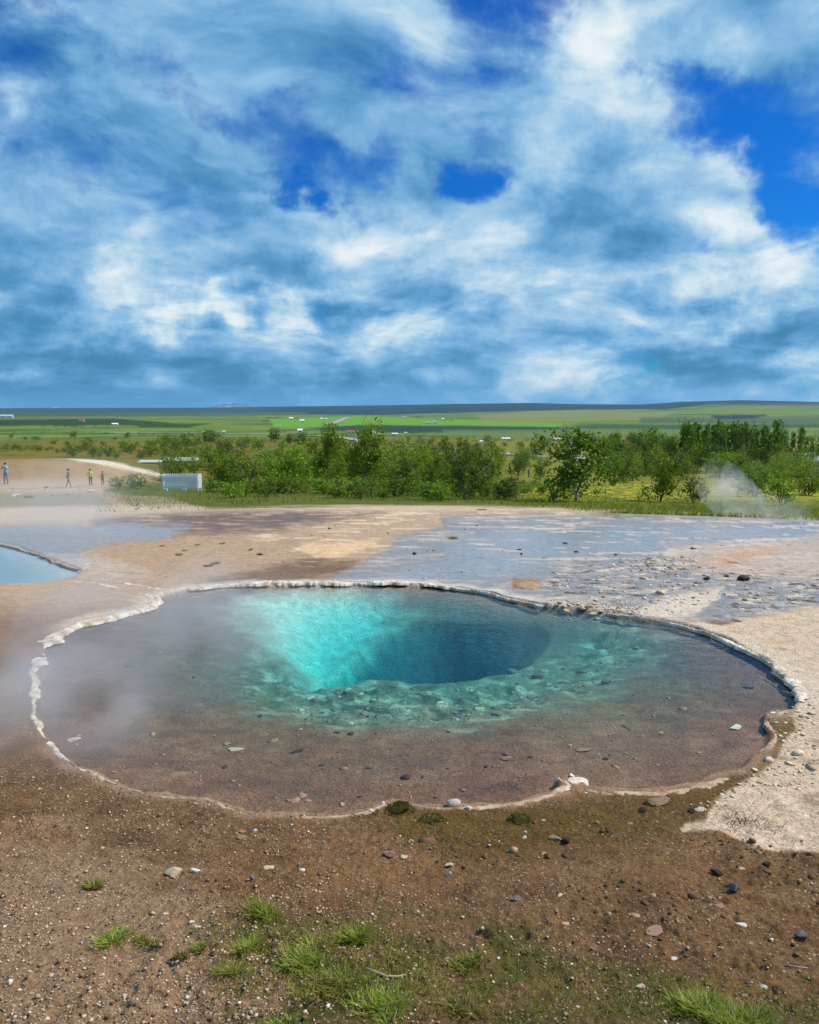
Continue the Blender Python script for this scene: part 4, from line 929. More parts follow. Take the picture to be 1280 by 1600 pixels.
# ------------------------------------------------------------------ birch scrub and trees
M_BARK = simple('birch_bark', (.30, .26, .22), .9, 8, .4)
M_BARKD = simple('dark_bark', (.07, .055, .042), .9, 8, .4)
M_LEAF = leaf_mat('birch_leaf', (.085, .15, .008), (.30, .40, .025), .34)
M_LEAFD = leaf_mat('dark_leaf', (.055, .105, .009), (.19, .27, .02), .3)
M_LEAFP = leaf_mat('poplar_leaf', (.06, .125, .008), (.20, .31, .02), .3)
def tree_parts(seed, hgt, rad, stems, nleaf, leaf, base_t=.12, top_pow=.8, pointed=.0, mat=None, bark=None, trunk_r=.03, spread=.5):
    """returns (trunk mesh, crown mesh) of one plant, base at the origin"""
    rr = np.random.default_rng(seed); co, fa, tips = [], [], []
    def addtube(path, radii, sides=5):
        c, f = tube(path, radii, sides); b = len(co); co.extend(c); fa.extend([tuple(i+b for i in q) for q in f])
    def grow(p, d_, ln, r, depth):
        path = [p]; k = 5
        for i in range(k):
            d_ = d_+rr.normal(0, .13, 3)+np.array([0, 0, .07]); d_ /= np.linalg.norm(d_); path.append(path[-1]+d_*ln/k)
        addtube(path, np.linspace(r, r*.35, k+1), 5 if depth < 2 else 3)
        tips.append((path[-1], ln*.32)); tips.append((path[3], ln*.30))
        if depth < 2:
            for _ in range(4 if depth == 0 else 3):
                i = rr.integers(1, k+1); a_ = rr.uniform(0, 6.28); e = d_*.75+np.array([math.cos(a_), math.sin(a_), rr.uniform(-.1, .4)])*.8
                grow(path[i], e/np.linalg.norm(e), ln*rr.uniform(.4, .62), r*.5, depth+1)
    for s_ in range(stems):
        a_ = rr.uniform(0, 6.28); t_ = 0 if stems == 1 else rr.uniform(.25, 1)*spread
        d0 = np.array([math.cos(a_)*t_, math.sin(a_)*t_, 1.0]); d0 /= np.linalg.norm(d0)
        grow(np.array([math.cos(a_)*.08*t_*rad, math.sin(a_)*.08*t_*rad, -.05]), d0, hgt*rr.uniform(.6, .9), trunk_r*hgt*rr.uniform(.6, 1.1), 0)
    tp = np.array([t_[0] for t_ in tips]); tr_ = np.array([t_[1] for t_ in tips])
    tp[:, :2] = tp[:, :2]*(rad/max(np.percentile(np.hypot(tp[:, 0], tp[:, 1]), 90), 1e-3))**.7
    tp[:, 2] *= hgt*.97/max(tp[:, 2].max(), .1)
    ncl = 64; extra = []
    for _ in range(ncl):                                  # fill clumps inside the envelope
        tz = base_t+(1-base_t)*rr.uniform(0, 1)**top_pow*.93; env = rad*(1-pointed*tz)*math.sqrt(max(0.06, 1-((tz-.42)/.62)**2)); a_ = rr.uniform(0, 6.28); q = env*math.sqrt(rr.uniform(.1, 1))
        extra.append((q*math.cos(a_), q*math.sin(a_), tz*hgt))
    cen = np.concatenate([tp, np.array(extra)]); cr_ = np.concatenate([np.clip(tr_, .1*rad, .24*rad), np.full(ncl, .21*rad)])*rr.uniform(.6, 1.25, len(tp)+ncl)
    kk = rr.integers(len(cen), size=nleaf); c = cen[kk]+rr.normal(0, 1, (nleaf, 3))*(cr_[kk]*.62)[:, None]*np.array([1, 1, .8])
    c = c[c[:, 2] > .04*hgt]; kk = kk[:len(c)]; n = len(c)
    u_ = rr.normal(size=(n, 3)); u_ /= np.linalg.norm(u_, axis=1)[:, None]; w_ = np.cross(u_, rr.normal(size=(n, 3))); w_ /= np.linalg.norm(w_, axis=1)[:, None]
    sz = leaf*rr.uniform(.6, 1.35, n)[:, None]
    q = np.stack([c-u_*sz, c+w_*sz*.55, c+u_*sz, c-w_*sz*.55], 1).reshape(-1, 3)
    clump_t = rr.uniform(0, 1, len(cen))[kk]; tn = np.clip(.55*clump_t+.45*rr.uniform(0, 1, n), 0, 1); tint = np.repeat(np.c_[tn, tn, tn, np.ones(n)], 4, 0)
    tr_o = mesh_obj('trunk', co, fa, bark or M_BARK, smooth=True, link=False); cr_o = mesh_obj('crown', q, np.arange(4*n).reshape(n, 4), mat or M_LEAF, attrs={'tint': tint}, link=False)
    tm, cm = tr_o.data, cr_o.data; bpy.data.objects.remove(tr_o); bpy.data.objects.remove(cr_o); return tm, cm
BUSH = [tree_parts(600+i, 1.0, .52, 5, 3000, .026, .0, 1.5, .25, M_LEAF if i % 3 else M_LEAFD, M_BARK if i % 2 else M_BARKD, .016, .75) for i in range(8)]
BIRCH = [tree_parts(620+i, 1.0, .40, 3, 4200, .024, .0, 1.35, .45, M_LEAFD if i % 2 else M_LEAF, M_BARK, .016, .38) for i in range(4)]
POPLAR = [tree_parts(640+i, 1.0, .15, 1, 1300, .022, .30, .9, .45, M_LEAFP, M_BARKD, .014, .1) for i in range(5)]
SMALL = [tree_parts(660+i, 1.0, .6, 4, 800, .05, .05, .9, .1, M_LEAFD if i % 2 else M_LEAF, M_BARKD, .02, .8) for i in range(4)]
def plant(name, kinds, i, u, v, top, wpx, label, cat, group=None, parts=True, wscale=None):
    p = P(u, v); dd = p[1]; h = (v-top)/F*dd*1.03
    tm, cm = kinds[i % len(kinds)]
    nat = {id(BUSH): 1.15, id(BIRCH): .86, id(POPLAR): .32, id(SMALL): 1.3}[id(kinds)]
    w = wpx/F*dd/nat if wpx else h
    zz = float(H(np.array([p[0]]), np.array([p[1]]))[0])
    if parts:
        e = empty(name, (p[0], p[1], zz), random.uniform(0, 6.28)); e.scale = (w, w, h); tag(e, label, cat, group)
        for nm, me in (('trunk', tm), ('crown', cm)):
            o = bpy.data.objects.new(nm, me); COL.objects.link(o); o.parent = e
        return e
    o = bpy.data.objects.new(name, cm); COL.objects.link(o); o.location = (p[0], p[1], zz); o.scale = (w, w, h); o.rotation_euler = (0, 0, random.uniform(0, 6.28)); return tag(o, label, cat, group)
FRONT = [
 ('birch_tree', BIRCH, 1, 900, 784, 672, 112, 'big dark birch with a pale stem in front of the yellow meadow'),
 ('birch_shrub', BUSH, 3, 728, 780, 690, 96, 'dark round shrub at the thicket front right of the middle'),
 ('birch_tree', BIRCH, 0, 572, 770, 661, 76, 'tallest pointed birch in the middle of the thicket'),
 ('birch_tree', BIRCH, 2, 514, 768, 664, 52, 'slim tall birch with a dark tip left of the tallest one'),
 ('birch_shrub', BUSH, 0, 368, 767, 712, 58, 'leafy shrub just right of the picket fence'),
 ('birch_shrub', BUSH, 1, 392, 769, 704, 84, 'wide shrub second to the right of the picket fence'),
 ('birch_shrub', BUSH, 4, 452, 770, 694, 86, 'bushy shrub left of the slim tall birch'),
 ('birch_shrub', BUSH, 5, 625, 773, 688, 84, 'light green shrub right of the tallest birch'),
 ('birch_shrub', BUSH, 7, 668, 776, 694, 70, 'upright shrub left of the dark round one'),
 ('birch_shrub', BUSH, 2, 1030, 784, 694, 84, 'broad shrub behind the meadow between big birch and steam plume'),
 ('birch_shrub', BUSH, 6, 785, 780, 738, 86, 'low light shrub between the dark round one and the big birch'),
 ('birch_shrub', BUSH, 0, 958, 760, 690, 66, 'shrub peeping out behind the right side of the big birch'),
 ('birch_shrub', SMALL, 0, 1222, 790, 742, 46, 'little bare-stemmed shrub alone on the right meadow'),
 ('birch_shrub', BUSH, 3, 1180, 776, 722, 84, 'shrub behind the steam plume at right'),
 ('birch_shrub', BUSH, 1, 1262, 774, 720, 80, 'shrub cut by the right border below the white-roofed building'),
 ('birch_shrub', SMALL, 1, 214, 764, 740, 44, 'low shrub left of the picket fence'),
 ('birch_shrub', SMALL, 2, 184, 764, 745, 34, 'smallest low shrub left of the picket fence'),
 ('birch_shrub', BUSH, 6, 268, 752, 715, 60, 'dark shrub directly behind the picket fence'),
 ('birch_shrub', SMALL, 3, 1085, 786, 745, 50, 'low shrub at the left foot of the steam plume'),
 ('birch_shrub', SMALL, 2, 545, 777, 745, 70, 'low pale shrub at the foot of the tall birches'),
 ('birch_shrub', SMALL, 1, 430, 776, 745, 70, 'low shrub at the edge of the gravel below the bushy shrub'),
 ('birch_shrub', SMALL, 0, 690, 783, 752, 50, 'low fresh green shrub at the foot of the dark round one'),
]
for i, (nm, kd, k, u, v, top, w, lab) in enumerate(FRONT): plant(nm, kd, k, u, v, top, w, lab, 'tree' if 'tree' in nm else 'shrub')
rr = np.random.default_rng(701)
ANCH = [('the left border', 0), ('the walker in dark grey', 108), ('the low shrub by the fence', 226), ('the picket fence', 282), ('the wide shrub by the fence', 392), ('the slim tall birch', 514), ('the tallest birch', 572), ('the light green shrub', 625),
 ('the dark round shrub', 728), ('the low light shrub', 785), ('the big dark birch', 900), ('the broad meadow shrub', 1030), ('the plume of steam', 1120), ('the lone little shrub', 1222), ('the right border', 1282)]
RANK = {1: [''], 2: ['taller one ', 'shorter one '], 3: ['tallest ', 'middle one ', 'lowest '], 4: ['tallest ', 'second tallest ', 'second lowest ', 'lowest ']}
def fill(n, u0, u1, v0, v1, h0, h1, kinds, label, group, name='birch_shrub', cat='shrub', wr=(.9, 1.35), top_min=0, parts=True):
    bins = {}
    for i in range(n):
        u = u0+(u1-u0)*(i+rr.uniform(.1, .9))/n; v = rr.uniform(v0, v1); h = rr.uniform(h0, h1)
        top = max(v-h, top_min+rr.uniform(0, 12)); an = min(ANCH, key=lambda q: abs(q[1]-u))
        o = plant(name, kinds, int(rr.integers(9)), u, v, top, h*rr.uniform(*wr), label, cat, group, parts)
        bins.setdefault(('left of ' if u < an[1] else 'right of ')+an[0], []).append((top, o))
    for where, its in bins.items():                       # each label says which of its neighbours it is
        its.sort(key=lambda q: q[0]); k = len(its)
        rk = RANK.get(k) or ['tallest ']+['%s tallest ' % w for w in ('second', 'third', 'fourth', 'fifth', 'sixth', 'seventh', 'eighth')[:k-2]]+['lowest ']
        for (tp_, o), w in zip(its, rk): o['label'] = (label+', '+w+where)
fill(26, 338, 700, 752, 768, 40, 64, BUSH, 'leafy shrub packed in the thicket', 'birch shrubs of the thicket', top_min=694)
fill(26, 270, 860, 728, 752, 30, 48, BUSH, 'birch shrub deep in the thicket', 'birch shrubs deeper in the thicket', top_min=690)
fill(14, 480, 850, 706, 730, 22, 36, BUSH, 'shrub at the thicket back edge', 'birch shrubs at the back of the thicket')
fill(20, 930, 1290, 728, 752, 32, 60, BUSH, 'birch shrub behind the meadow', 'birch shrubs behind the meadow', top_min=695)
fill(12, 1120, 1290, 745, 764, 28, 44, BUSH, 'low shrub behind the right meadow', 'low shrubs behind the right meadow')
fill(12, 1000, 1290, 716, 728, 18, 30, BUSH, 'shrub under the poplars', 'shrubs under the poplars')
fill(10, 940, 1060, 726, 742, 44, 62, BIRCH, 'slender birch before the poplar row', 'slender birches left of the poplars', 'birch_tree', 'tree', (.42, .6))
fill(30, 1062, 1215, 735, 742, 64, 82, POPLAR, 'slim poplar in the dense row', 'poplars in the right row', 'poplar_tree', 'tree', (.19, .26))
fill(9, 1215, 1290, 730, 737, 50, 66, POPLAR, 'thin poplar by the white-roofed building', 'poplars by the white-roofed building', 'poplar_tree', 'tree', (.16, .24))
fill(9, 985, 1050, 728, 738, 48, 62, POPLAR, 'poplar of the loose group', 'poplars left of the dense row', 'poplar_tree', 'tree', (.2, .3))
fill(22, 5, 460, 684, 700, 5, 11, SMALL, 'small bush on the olive heath', 'bushes on the olive heath', 'heath_bush', 'bush', (1.2, 2), parts=False)
fill(22, 110, 330, 704, 718, 10, 20, SMALL, 'bush behind the mound', 'bushes behind the mound', 'heath_bush', 'bush', (1.1, 1.8))
fill(16, 230, 480, 690, 708, 12, 24, SMALL, 'bush at the thicket left end', 'bushes at the thicket left end', 'heath_bush', 'bush', (1.0, 1.7))
fill(12, 5, 110, 700, 709, 6, 12, SMALL, 'pale bush by the far water', 'bushes beyond the far left water', 'heath_bush', 'bush', (1.2, 2), parts=False)
fill(20, 560, 1000, 690, 700, 6, 14, SMALL, 'bush by the road', 'bushes by the road', 'roadside_bush', 'bush', (1.0, 1.8), parts=False)
fill(28, 330, 890, 770, 781, 16, 32, SMALL, 'low shrub at the thicket foot', 'low shrubs at the thicket foot', 'willow_shrub', 'shrub', (1.4, 2.2))
fill(26, 560, 760, 745, 766, 40, 60, BUSH, 'dense shrub in the thicket core', 'shrubs in the thicket core', top_min=698)
# woods of the plain: far belts that read as one mass
def belt(spec, seed):
    r2 = np.random.default_rng(seed); me = SMALL[0][1]
    c0 = np.array([v.co[:] for v in me.vertices]).reshape(-1, 4, 3); c0 = c0[::7]; co = []; tt = []
    for (u0, v0, u1, v1, n, hp, wv) in spec:
        for i in range(n):
            k = r2.uniform(0, 1); p = P(u0+(u1-u0)*k, v0+(v1-v0)*k+r2.uniform(-wv, wv)); h = hp*r2.uniform(.6, 1.3)/F*p[1]
            a_ = r2.uniform(0, 6.28); q = c0.reshape(-1, 3)*2.2*[1, 1, .5]; q = np.stack([q[:, 0]*math.cos(a_)-q[:, 1]*math.sin(a_), q[:, 0]*math.sin(a_)+q[:, 1]*math.cos(a_), q[:, 2]], 1)*h
            co.append(q+p-[0, 0, .1*h]); tt.append(np.repeat(r2.uniform(0, .6, len(c0)), 4))
    co = np.concatenate(co); tt = np.concatenate(tt); n = len(co)//4
    return tag(mesh_obj('distant_woods', co, np.arange(4*n).reshape(n, 4), M_LEAFD, attrs={'tint': np.c_[tt, tt, tt, np.ones(len(tt))]}), kind='stuff')
belt([(-60, 664, 200, 663, 60, 5, 2.5), (60, 667, 150, 668, 20, 4, 1), (195, 662, 260, 665, 14, 3, 1), (190, 666, 300, 668, 24, 4, 1.), (225, 667, 295, 668, 14, 4.5, .6), (10, 679, 220, 678, 30, 3, 2), (180, 681, 330, 682, 22, 4, 2),
      (410, 654, 470, 655, 14, 3, .7), (430, 676, 450, 678, 8, 4, 1), (408, 659, 420, 659, 5, 3, .5), (640, 653, 662, 653, 8, 3, .6), (690, 658, 710, 658, 6, 2.5, .4),
      (600, 680, 700, 685, 24, 4, 2), (770, 690, 900, 690, 30, 5, 1), (900, 688, 1060, 690, 40, 6, 1.2), (1150, 687, 1290, 688, 30, 7, 1.5), (455, 682, 560, 684, 22, 4, 1.6), (700, 682, 760, 686, 10, 3, 1), (290, 686, 470, 688, 30, 4, 2)], 711)

# ------------------------------------------------------------------ houses of the plain
M_WWALL = simple('white_wall', (.80, .80, .78), .7); M_GLASS = simple('dark_glass', (.03, .04, .05), .15, spec=.6)
def box(bm, x0, x1, y0, y1, z0, z1):
    vs_ = [bm.verts.new(c) for c in ((x0, y0, z0), (x1, y0, z0), (x1, y1, z0), (x0, y1, z0), (x0, y0, z1), (x1, y0, z1), (x1, y1, z1), (x0, y1, z1))]
    for f in ((3, 2, 1, 0), (4, 5, 6, 7), (0, 1, 5, 4), (1, 2, 6, 5), (2, 3, 7, 6), (3, 0, 4, 7)): bm.faces.new([vs_[i] for i in f])
def bm_obj(name, bm, mat, parent=None, smooth=False, bevel=0):
    if bevel: bmesh.ops.bevel(bm, geom=bm.edges[:], offset=bevel, segments=2, affect='EDGES', profile=.6)
    me = bpy.data.meshes.new(name); bmesh.ops.recalc_face_normals(bm, faces=bm.faces[:]); bm.to_mesh(me); bm.free(); me.materials.append(mat)
    if smooth: me.polygons.foreach_set('use_smooth', np.ones(len(me.polygons), bool))
    o = bpy.data.objects.new(name, me); COL.objects.link(o)
    if parent: o.parent = parent
    return o
_mc = {}
def cmat(nm, c, r=.7):
    if nm not in _mc: _mc[nm] = simple(nm, c, r, .6, .1)
    return _mc[nm]
ROOFS = {'white': (.82, .82, .80), 'red': (.42, .10, .06), 'tan': (.62, .42, .30), 'grey': (.30, .33, .36), 'blue': (.45, .58, .68), 'pale': (.74, .62, .52), 'dark': (.06, .07, .08)}
def house(u, v, wpx, hpx, roof, label, wall='white', rz=.2, windows=2, spire=False, name='farmhouse', cat='house'):
    p = P(u, v); k = p[1]/F; w, h = wpx*k, hpx*k; dp = min(w*.6, 9.0); e = empty(name, p, rz); tag(e, label, cat)
    wm_ = cmat(wall+'_house_wall', ROOFS[wall]); rm = cmat(roof+'_roof', ROOFS[roof])
    bm = bmesh.new(); box(bm, -w/2, w/2, -dp/2, dp/2, -.6, h*.55)
    a, b = [bm.verts.new((s*w/2*.998, 0, h*.97)) for s in (-1, 1)]
    for s, t_ in ((-1, a), (1, b)): bm.faces.new([bm.verts.new((s*w/2*.998, -dp/2, h*.55)), bm.verts.new((s*w/2*.998, dp/2, h*.55)), t_])
    bm_obj('wall', bm, wm_, e)
    bm = bmesh.new()
    for s in (-1, 1):
        q = [(-w*.53, s*dp*.56, h*.52), (w*.53, s*dp*.56, h*.52), (w*.53, 0, h), (-w*.53, 0, h)]; t_ = .04*h
        lo = [bm.verts.new(c) for c in q]; hi = [bm.verts.new((c[0], c[1], c[2]+t_)) for c in q]
        bm.faces.new(lo[::-1]); bm.faces.new(hi)
        for i in range(4): bm.faces.new([lo[i], lo[(i+1) % 4], hi[(i+1) % 4], hi[i]])
    bm_obj('roof', bm, rm, e)
    for i in range(windows):
        x = w*((i+.5)/windows-.5); bm = bmesh.new(); box(bm, x-w*.12/windows*1.6, x+w*.12/windows*1.6, -dp/2-.05, -dp/2+.05, h*.2, h*.42); bm_obj('window', bm, M_GLASS, e)
    if spire:
        bm = bmesh.new(); box(bm, w*.40, w*.62, -dp*.2, dp*.2, -.3, h*1.25); bm_obj('tower', bm, wm_, e)
        bm = bmesh.new(); bmesh.ops.create_cone(bm, segments=4, radius1=w*.17, radius2=.02, depth=h*.8, cap_ends=True, matrix=Matrix.Translation((w*.51, 0, h*1.65))@Matrix.Rotation(math.pi/4, 4, 'Z')); bm_obj('spire', bm, rm, e)
    return e
for a in [
 (455,656,6,4,'white','white farmhouse, leftmost of the tiny row on the bright green field'), (464,656,5,3.5,'red','small farmhouse with a reddish roof in the tiny row'), (472,659.5,7,4,'white','white barn just below the tiny row on the bright green field'),
 (503,656,4,3,'white','tiny white house right of the tiny row'), (510,656.5,4,3,'pale','tiny pale house at the right end of the field row'), (436,667,5,3,'grey','grey barn by the dark trees below the field row'),
 (469,675,8,5,'white','white gabled farmhouse left of the slim tall birch tip'), (548,677,12,4.5,'red','long farmhouse with a reddish roof behind the thicket'), (582,678,9,4,'white','white farm shed right of the tall birches'),
 (592,680,10,3.5,'pale','low pale shed right of the white farm shed'), (617,680,9,3.5,'white','white low barn on the green strip behind the thicket'), (634,679,5,4,'tan','small tan house right of the low barn'),
 (632,654,6,3.5,'grey','grey house among trees on the far bright field'), (668,662,8,3,'grey','long grey barn beside the church'), (692,656,4,2.5,'white','tiny white house above the church'),
 (180,664.5,9,3.5,'white','white farmhouse in the left part of the plain'), (128,659,8,3.5,'red','farmhouse with red roof by the dark belt at left'), (10,653,20,5,'blue','long hall with a pale blue roof at the far left'),
 (318,678,4,4,'white','white hut, left one of two beyond the heath'), (350,676,4,3,'white','white hut, right one of two beyond the heath'), (790,688,13,4.5,'pale','pale low house on the edge of the road field'),
 (872,690,16,6,'tan','tan-roofed house left of the big birch top'), (976,689,16,5,'red','house with a dark red roof between birch and poplars'), (1044,692,14,6,'pale','pale-roofed house just left of the poplar row'),
 (752,692,7,4,'white','white hut at the faint plume on the road field'), (759,691,5,4,'grey','grey hut beside the white one on the road field')]:
    house(*a, windows=2 if a[2] > 8 else 1)
house(680, 662, 8, 4, 'grey', 'white church with a pointed spire on the far field', spire=True, windows=1, name='church', cat='church')
def lowhall(u, v, wpx, hpx, label, roofc, wallm, name, rz=0., nwin=6, depth=None):
    p = P(u, v); k = p[1]/F; w, h = wpx*k, hpx*k; dp = depth or 8.; e = empty(name, p, rz); tag(e, label, 'building')
    bm = bmesh.new(); box(bm, -w/2, w/2, -dp/2, dp/2, -1., h*.45); bm_obj('wall', bm, wallm, e)
    bm = bmesh.new(); q = [(-w*.515, -dp*.62, h*.45), (w*.515, -dp*.62, h*.45), (w*.47, 0, h), (-w*.47, 0, h)]; lo = [bm.verts.new(c) for c in q]
    q2 = [(-w*.515, dp*.62, h*.45), (w*.515, dp*.62, h*.45)]; l2 = [bm.verts.new(c) for c in q2]
    bm.faces.new(lo); bm.faces.new([l2[1], l2[0], lo[3], lo[2]]); bm.faces.new([lo[0], lo[3], l2[0]]); bm.faces.new([lo[1], l2[1], lo[2]]); bm.faces.new([lo[1], lo[0], l2[0], l2[1]])
    bm_obj('roof', bm, cmat(name+'_roof', roofc, .6), e)
    for i in range(nwin):
        x = w*((i+.5)/nwin-.5)*.96; bm = bmesh.new(); box(bm, x-w/nwin*.4, x+w/nwin*.4, -dp/2-.06, -dp/2+.04, h*.08, h*.38); bm_obj('window', bm, M_GLASS, e)
    return e
lowhall(1296, 728, 106, 21, 'big building with a broad white roof and dark windows at right', (.86, .87, .88), cmat('slate_wall', (.10, .12, .13)), 'visitor_building', 0, 9, 14.)
lowhall(283, 723, 54, 8.5, 'long low building with a pale roof behind the picket fence', (.44, .50, .42), cmat('green_wall', (.13, .18, .14)), 'low_hall', .02, 6, 5.)
lowhall(236, 724, 34, 5.5, 'shorter low building with a greenish roof left of the long one', (.36, .44, .34), cmat('green_wall', (.13, .18, .14)), 'low_hall', .02, 3, 5.)
p = P(1130, 723); e = empty('info_kiosk', p); tag(e, 'small light blue kiosk in front of the poplar row', 'kiosk'); k = p[1]/F
bm = bmesh.new(); box(bm, -3*k, 3*k, -1, 1, -.2, 6*k); bm_obj('wall', bm, cmat('kiosk_wall', (.45, .65, .72)), e)
bm = bmesh.new(); box(bm, -3.5*k, 3.5*k, -1.3, 1.3, 6.02*k, 6.8*k); bm_obj('roof', bm, cmat('white_roof', ROOFS['white']), e)

# roads
def road(pts, width, mat, lift=.05):
    l = catmull(np.array([P(u, v)[:2] for u, v in pts]), 14, False); tx = np.gradient(l, axis=0); tx /= np.linalg.norm(tx, axis=1)[:, None]; nn = np.stack([tx[:, 1], -tx[:, 0]], 1)
    co = np.concatenate([np.c_[l+nn*s*width/2, np.zeros(len(l))] for s in (-1, 0, 1)]); co[:, 2] = H(co[:, 0], co[:, 1])+lift+.35*sstep(60, 300, np.hypot(co[:, 0], co[:, 1])); n = len(l)
    i = np.arange(n-1)[:, None]; f = np.concatenate([np.concatenate([i+a*n, i+1+a*n, i+1+(a+1)*n, i+(a+1)*n], 1) for a in (0, 1)])
    return tag(mesh_obj('road', co, f, mat, smooth=True), kind='structure')
M_ROAD = simple('pale_asphalt', (.30, .31, .32), .85, 1.2, .15)
road([(560, 691), (640, 697), (700, 702), (770, 708), (850, 714), (960, 719), (1100, 727)], 6.5, M_ROAD)
road([(545, 652.5), (535, 656), (524, 661), (515, 664)], 16, M_ROAD, .8)
road([(150, 676.5), (320, 677.5), (430, 680), (520, 683), (570, 691)], 9, M_ROAD, .3)
# car
p = P(840, 713.2); e = empty('parked_car', p, .12); tag(e, 'black car on the road above the meadow left of the big birch', 'car')
M_CARB = simple('black_paint', (.02, .024, .03), .25, spec=.6); M_TYRE = simple('tyre_rubber', (.02, .02, .02), .9)
prof = [(-2.2, .35), (-2.25, .8), (-2.0, 1.0), (-1.75, 1.55), (-1.3, 1.66), (.4, 1.62), (1.1, 1.08), (2.1, .92), (2.25, .6), (2.2, .35)]
bm = bmesh.new(); l_ = [bm.verts.new((x, -.88, z)) for x, z in prof]; r_ = [bm.verts.new((x, .88, z)) for x, z in prof]; bm.faces.new(l_); bm.faces.new(r_[::-1])
for i in range(len(prof)): bm.faces.new([l_[i], r_[i], r_[(i+1) % len(prof)], l_[(i+1) % len(prof)]])
bm_obj('body', bm, M_CARB, e, bevel=.05)
for s in (-1, 1):
    bm = bmesh.new(); q = [(-1.65, 1.05), (-1.35, 1.5), (.35, 1.5), (.9, 1.08)]; a = [bm.verts.new((x, s*.90, z)) for x, z in q]; b = [bm.verts.new((x, s*.86, z)) for x, z in q]; bm.faces.new(a); bm.faces.new(b[::-1])
    for i in range(4): bm.faces.new([a[i], b[i], b[(i+1) % 4], a[(i+1) % 4]])
    bm_obj('window', bm, M_GLASS, e)
    for x in (-1.35, 1.4):
        bm = bmesh.new(); bmesh.ops.create_cone(bm, segments=18, radius1=.36, radius2=.36, depth=.22, cap_ends=True, matrix=Matrix.Translation((x, s*.82, .36))@Matrix.Rotation(math.pi/2, 4, 'X')); bm_obj('wheel', bm, M_TYRE, e)

# ------------------------------------------------------------------ picket fence
M_PICK = simple('white_paint', (.88, .89, .90), .6, 6, .04)
p = P(282, 767); e = empty('picket_fence', p, 0); tag(e, 'white picket enclosure standing before the thicket at left', 'fence'); k = p[1]/F; w, h = 56*k, 26*k
def picket_mesh(hh, ww):
    bm = bmesh.new(); q = [(-ww/2, .0), (ww/2, .0), (ww/2, hh-ww*.6), (0, hh), (-ww/2, hh-ww*.6)]; a = [bm.verts.new((x, -.011, z)) for x, z in q]; b = [bm.verts.new((x, .011, z)) for x, z in q]
    bm.faces.new(a); bm.faces.new(b[::-1])
    for i in range(5): bm.faces.new([a[i], b[i], b[(i+1) % 5], a[(i+1) % 5]])
    bmesh.ops.recalc_face_normals(bm, faces=bm.faces[:]); me = bpy.data.meshes.new('picket'); bm.to_mesh(me); bm.free(); me.materials.append(M_PICK); return me
npk = 19; pm = picket_mesh(h*.86, w/npk*.66); dpt = .9
for i in range(npk):
    for yy in (0, dpt):
        o = bpy.data.objects.new('picket', pm); COL.objects.link(o); o.parent = e; o.location = (w*((i+.5)/npk-.5), yy-.03 if yy == 0 else yy+.03, h*.14)
for i in range(5):
    for sx in (-1, 1):
        o = bpy.data.objects.new('picket', pm); COL.objects.link(o); o.parent = e; o.location = (sx*(w/2+.03), dpt*(i+.5)/5, h*.14); o.rotation_euler = (0, 0, math.pi/2)
for yy in (0, dpt):
    for z0, z1 in ((h*.60, h*.86), (h*.17, h*.32)):
        bm = bmesh.new(); box(bm, -w/2, w/2, yy-.016, yy+.016, z0, z1); bm_obj('rail', bm, M_PICK, e)
    for sx in (-1, 1):
        bm = bmesh.new(); box(bm, sx*(w/2-.03)-.035, sx*(w/2-.03)+.035, yy+(.02 if yy == 0 else -.09), yy+(.09 if yy == 0 else -.02), -.1, h*.93); bm_obj('post', bm, M_PICK, e)
for x in (-w*.42, w*.12):
    bm = bmesh.new(); box(bm, x-.14, x+.14, -.12, .12, -.1, h*.135); bm_obj('foot', bm, M_PICK, e, bevel=.01)
# rope beside the path
e = empty('rope_barrier', P(120, 768)); tag(e, 'low rope strung on short pins along the bare ground at left', 'rope barrier'); o0 = np.array(e.location[:]); last = None
for i, (u, v) in enumerate([(-40, 770), (20, 769), (70, 768), (125, 767), (180, 766.5), (236, 766)]):
    p = P(u, v); q = p-o0; co, f = tube([q+[0, 0, -.1], q+[0, 0, .38]], [.018, .015], 6); mesh_obj('pin', co, f, M_DWOOD, e)
    top = q+np.array([0, 0, .36])
    if last is not None:
        ks = np.linspace(0, 1, 7); pth = [last+(top-last)*t_-np.array([0, 0, .12*4*t_*(1-t_)]) for t_ in ks]; co, f = tube(pth, [.012]*7, 5); mesh_obj('rope', co, f, M_WOOD, e)
    last = top

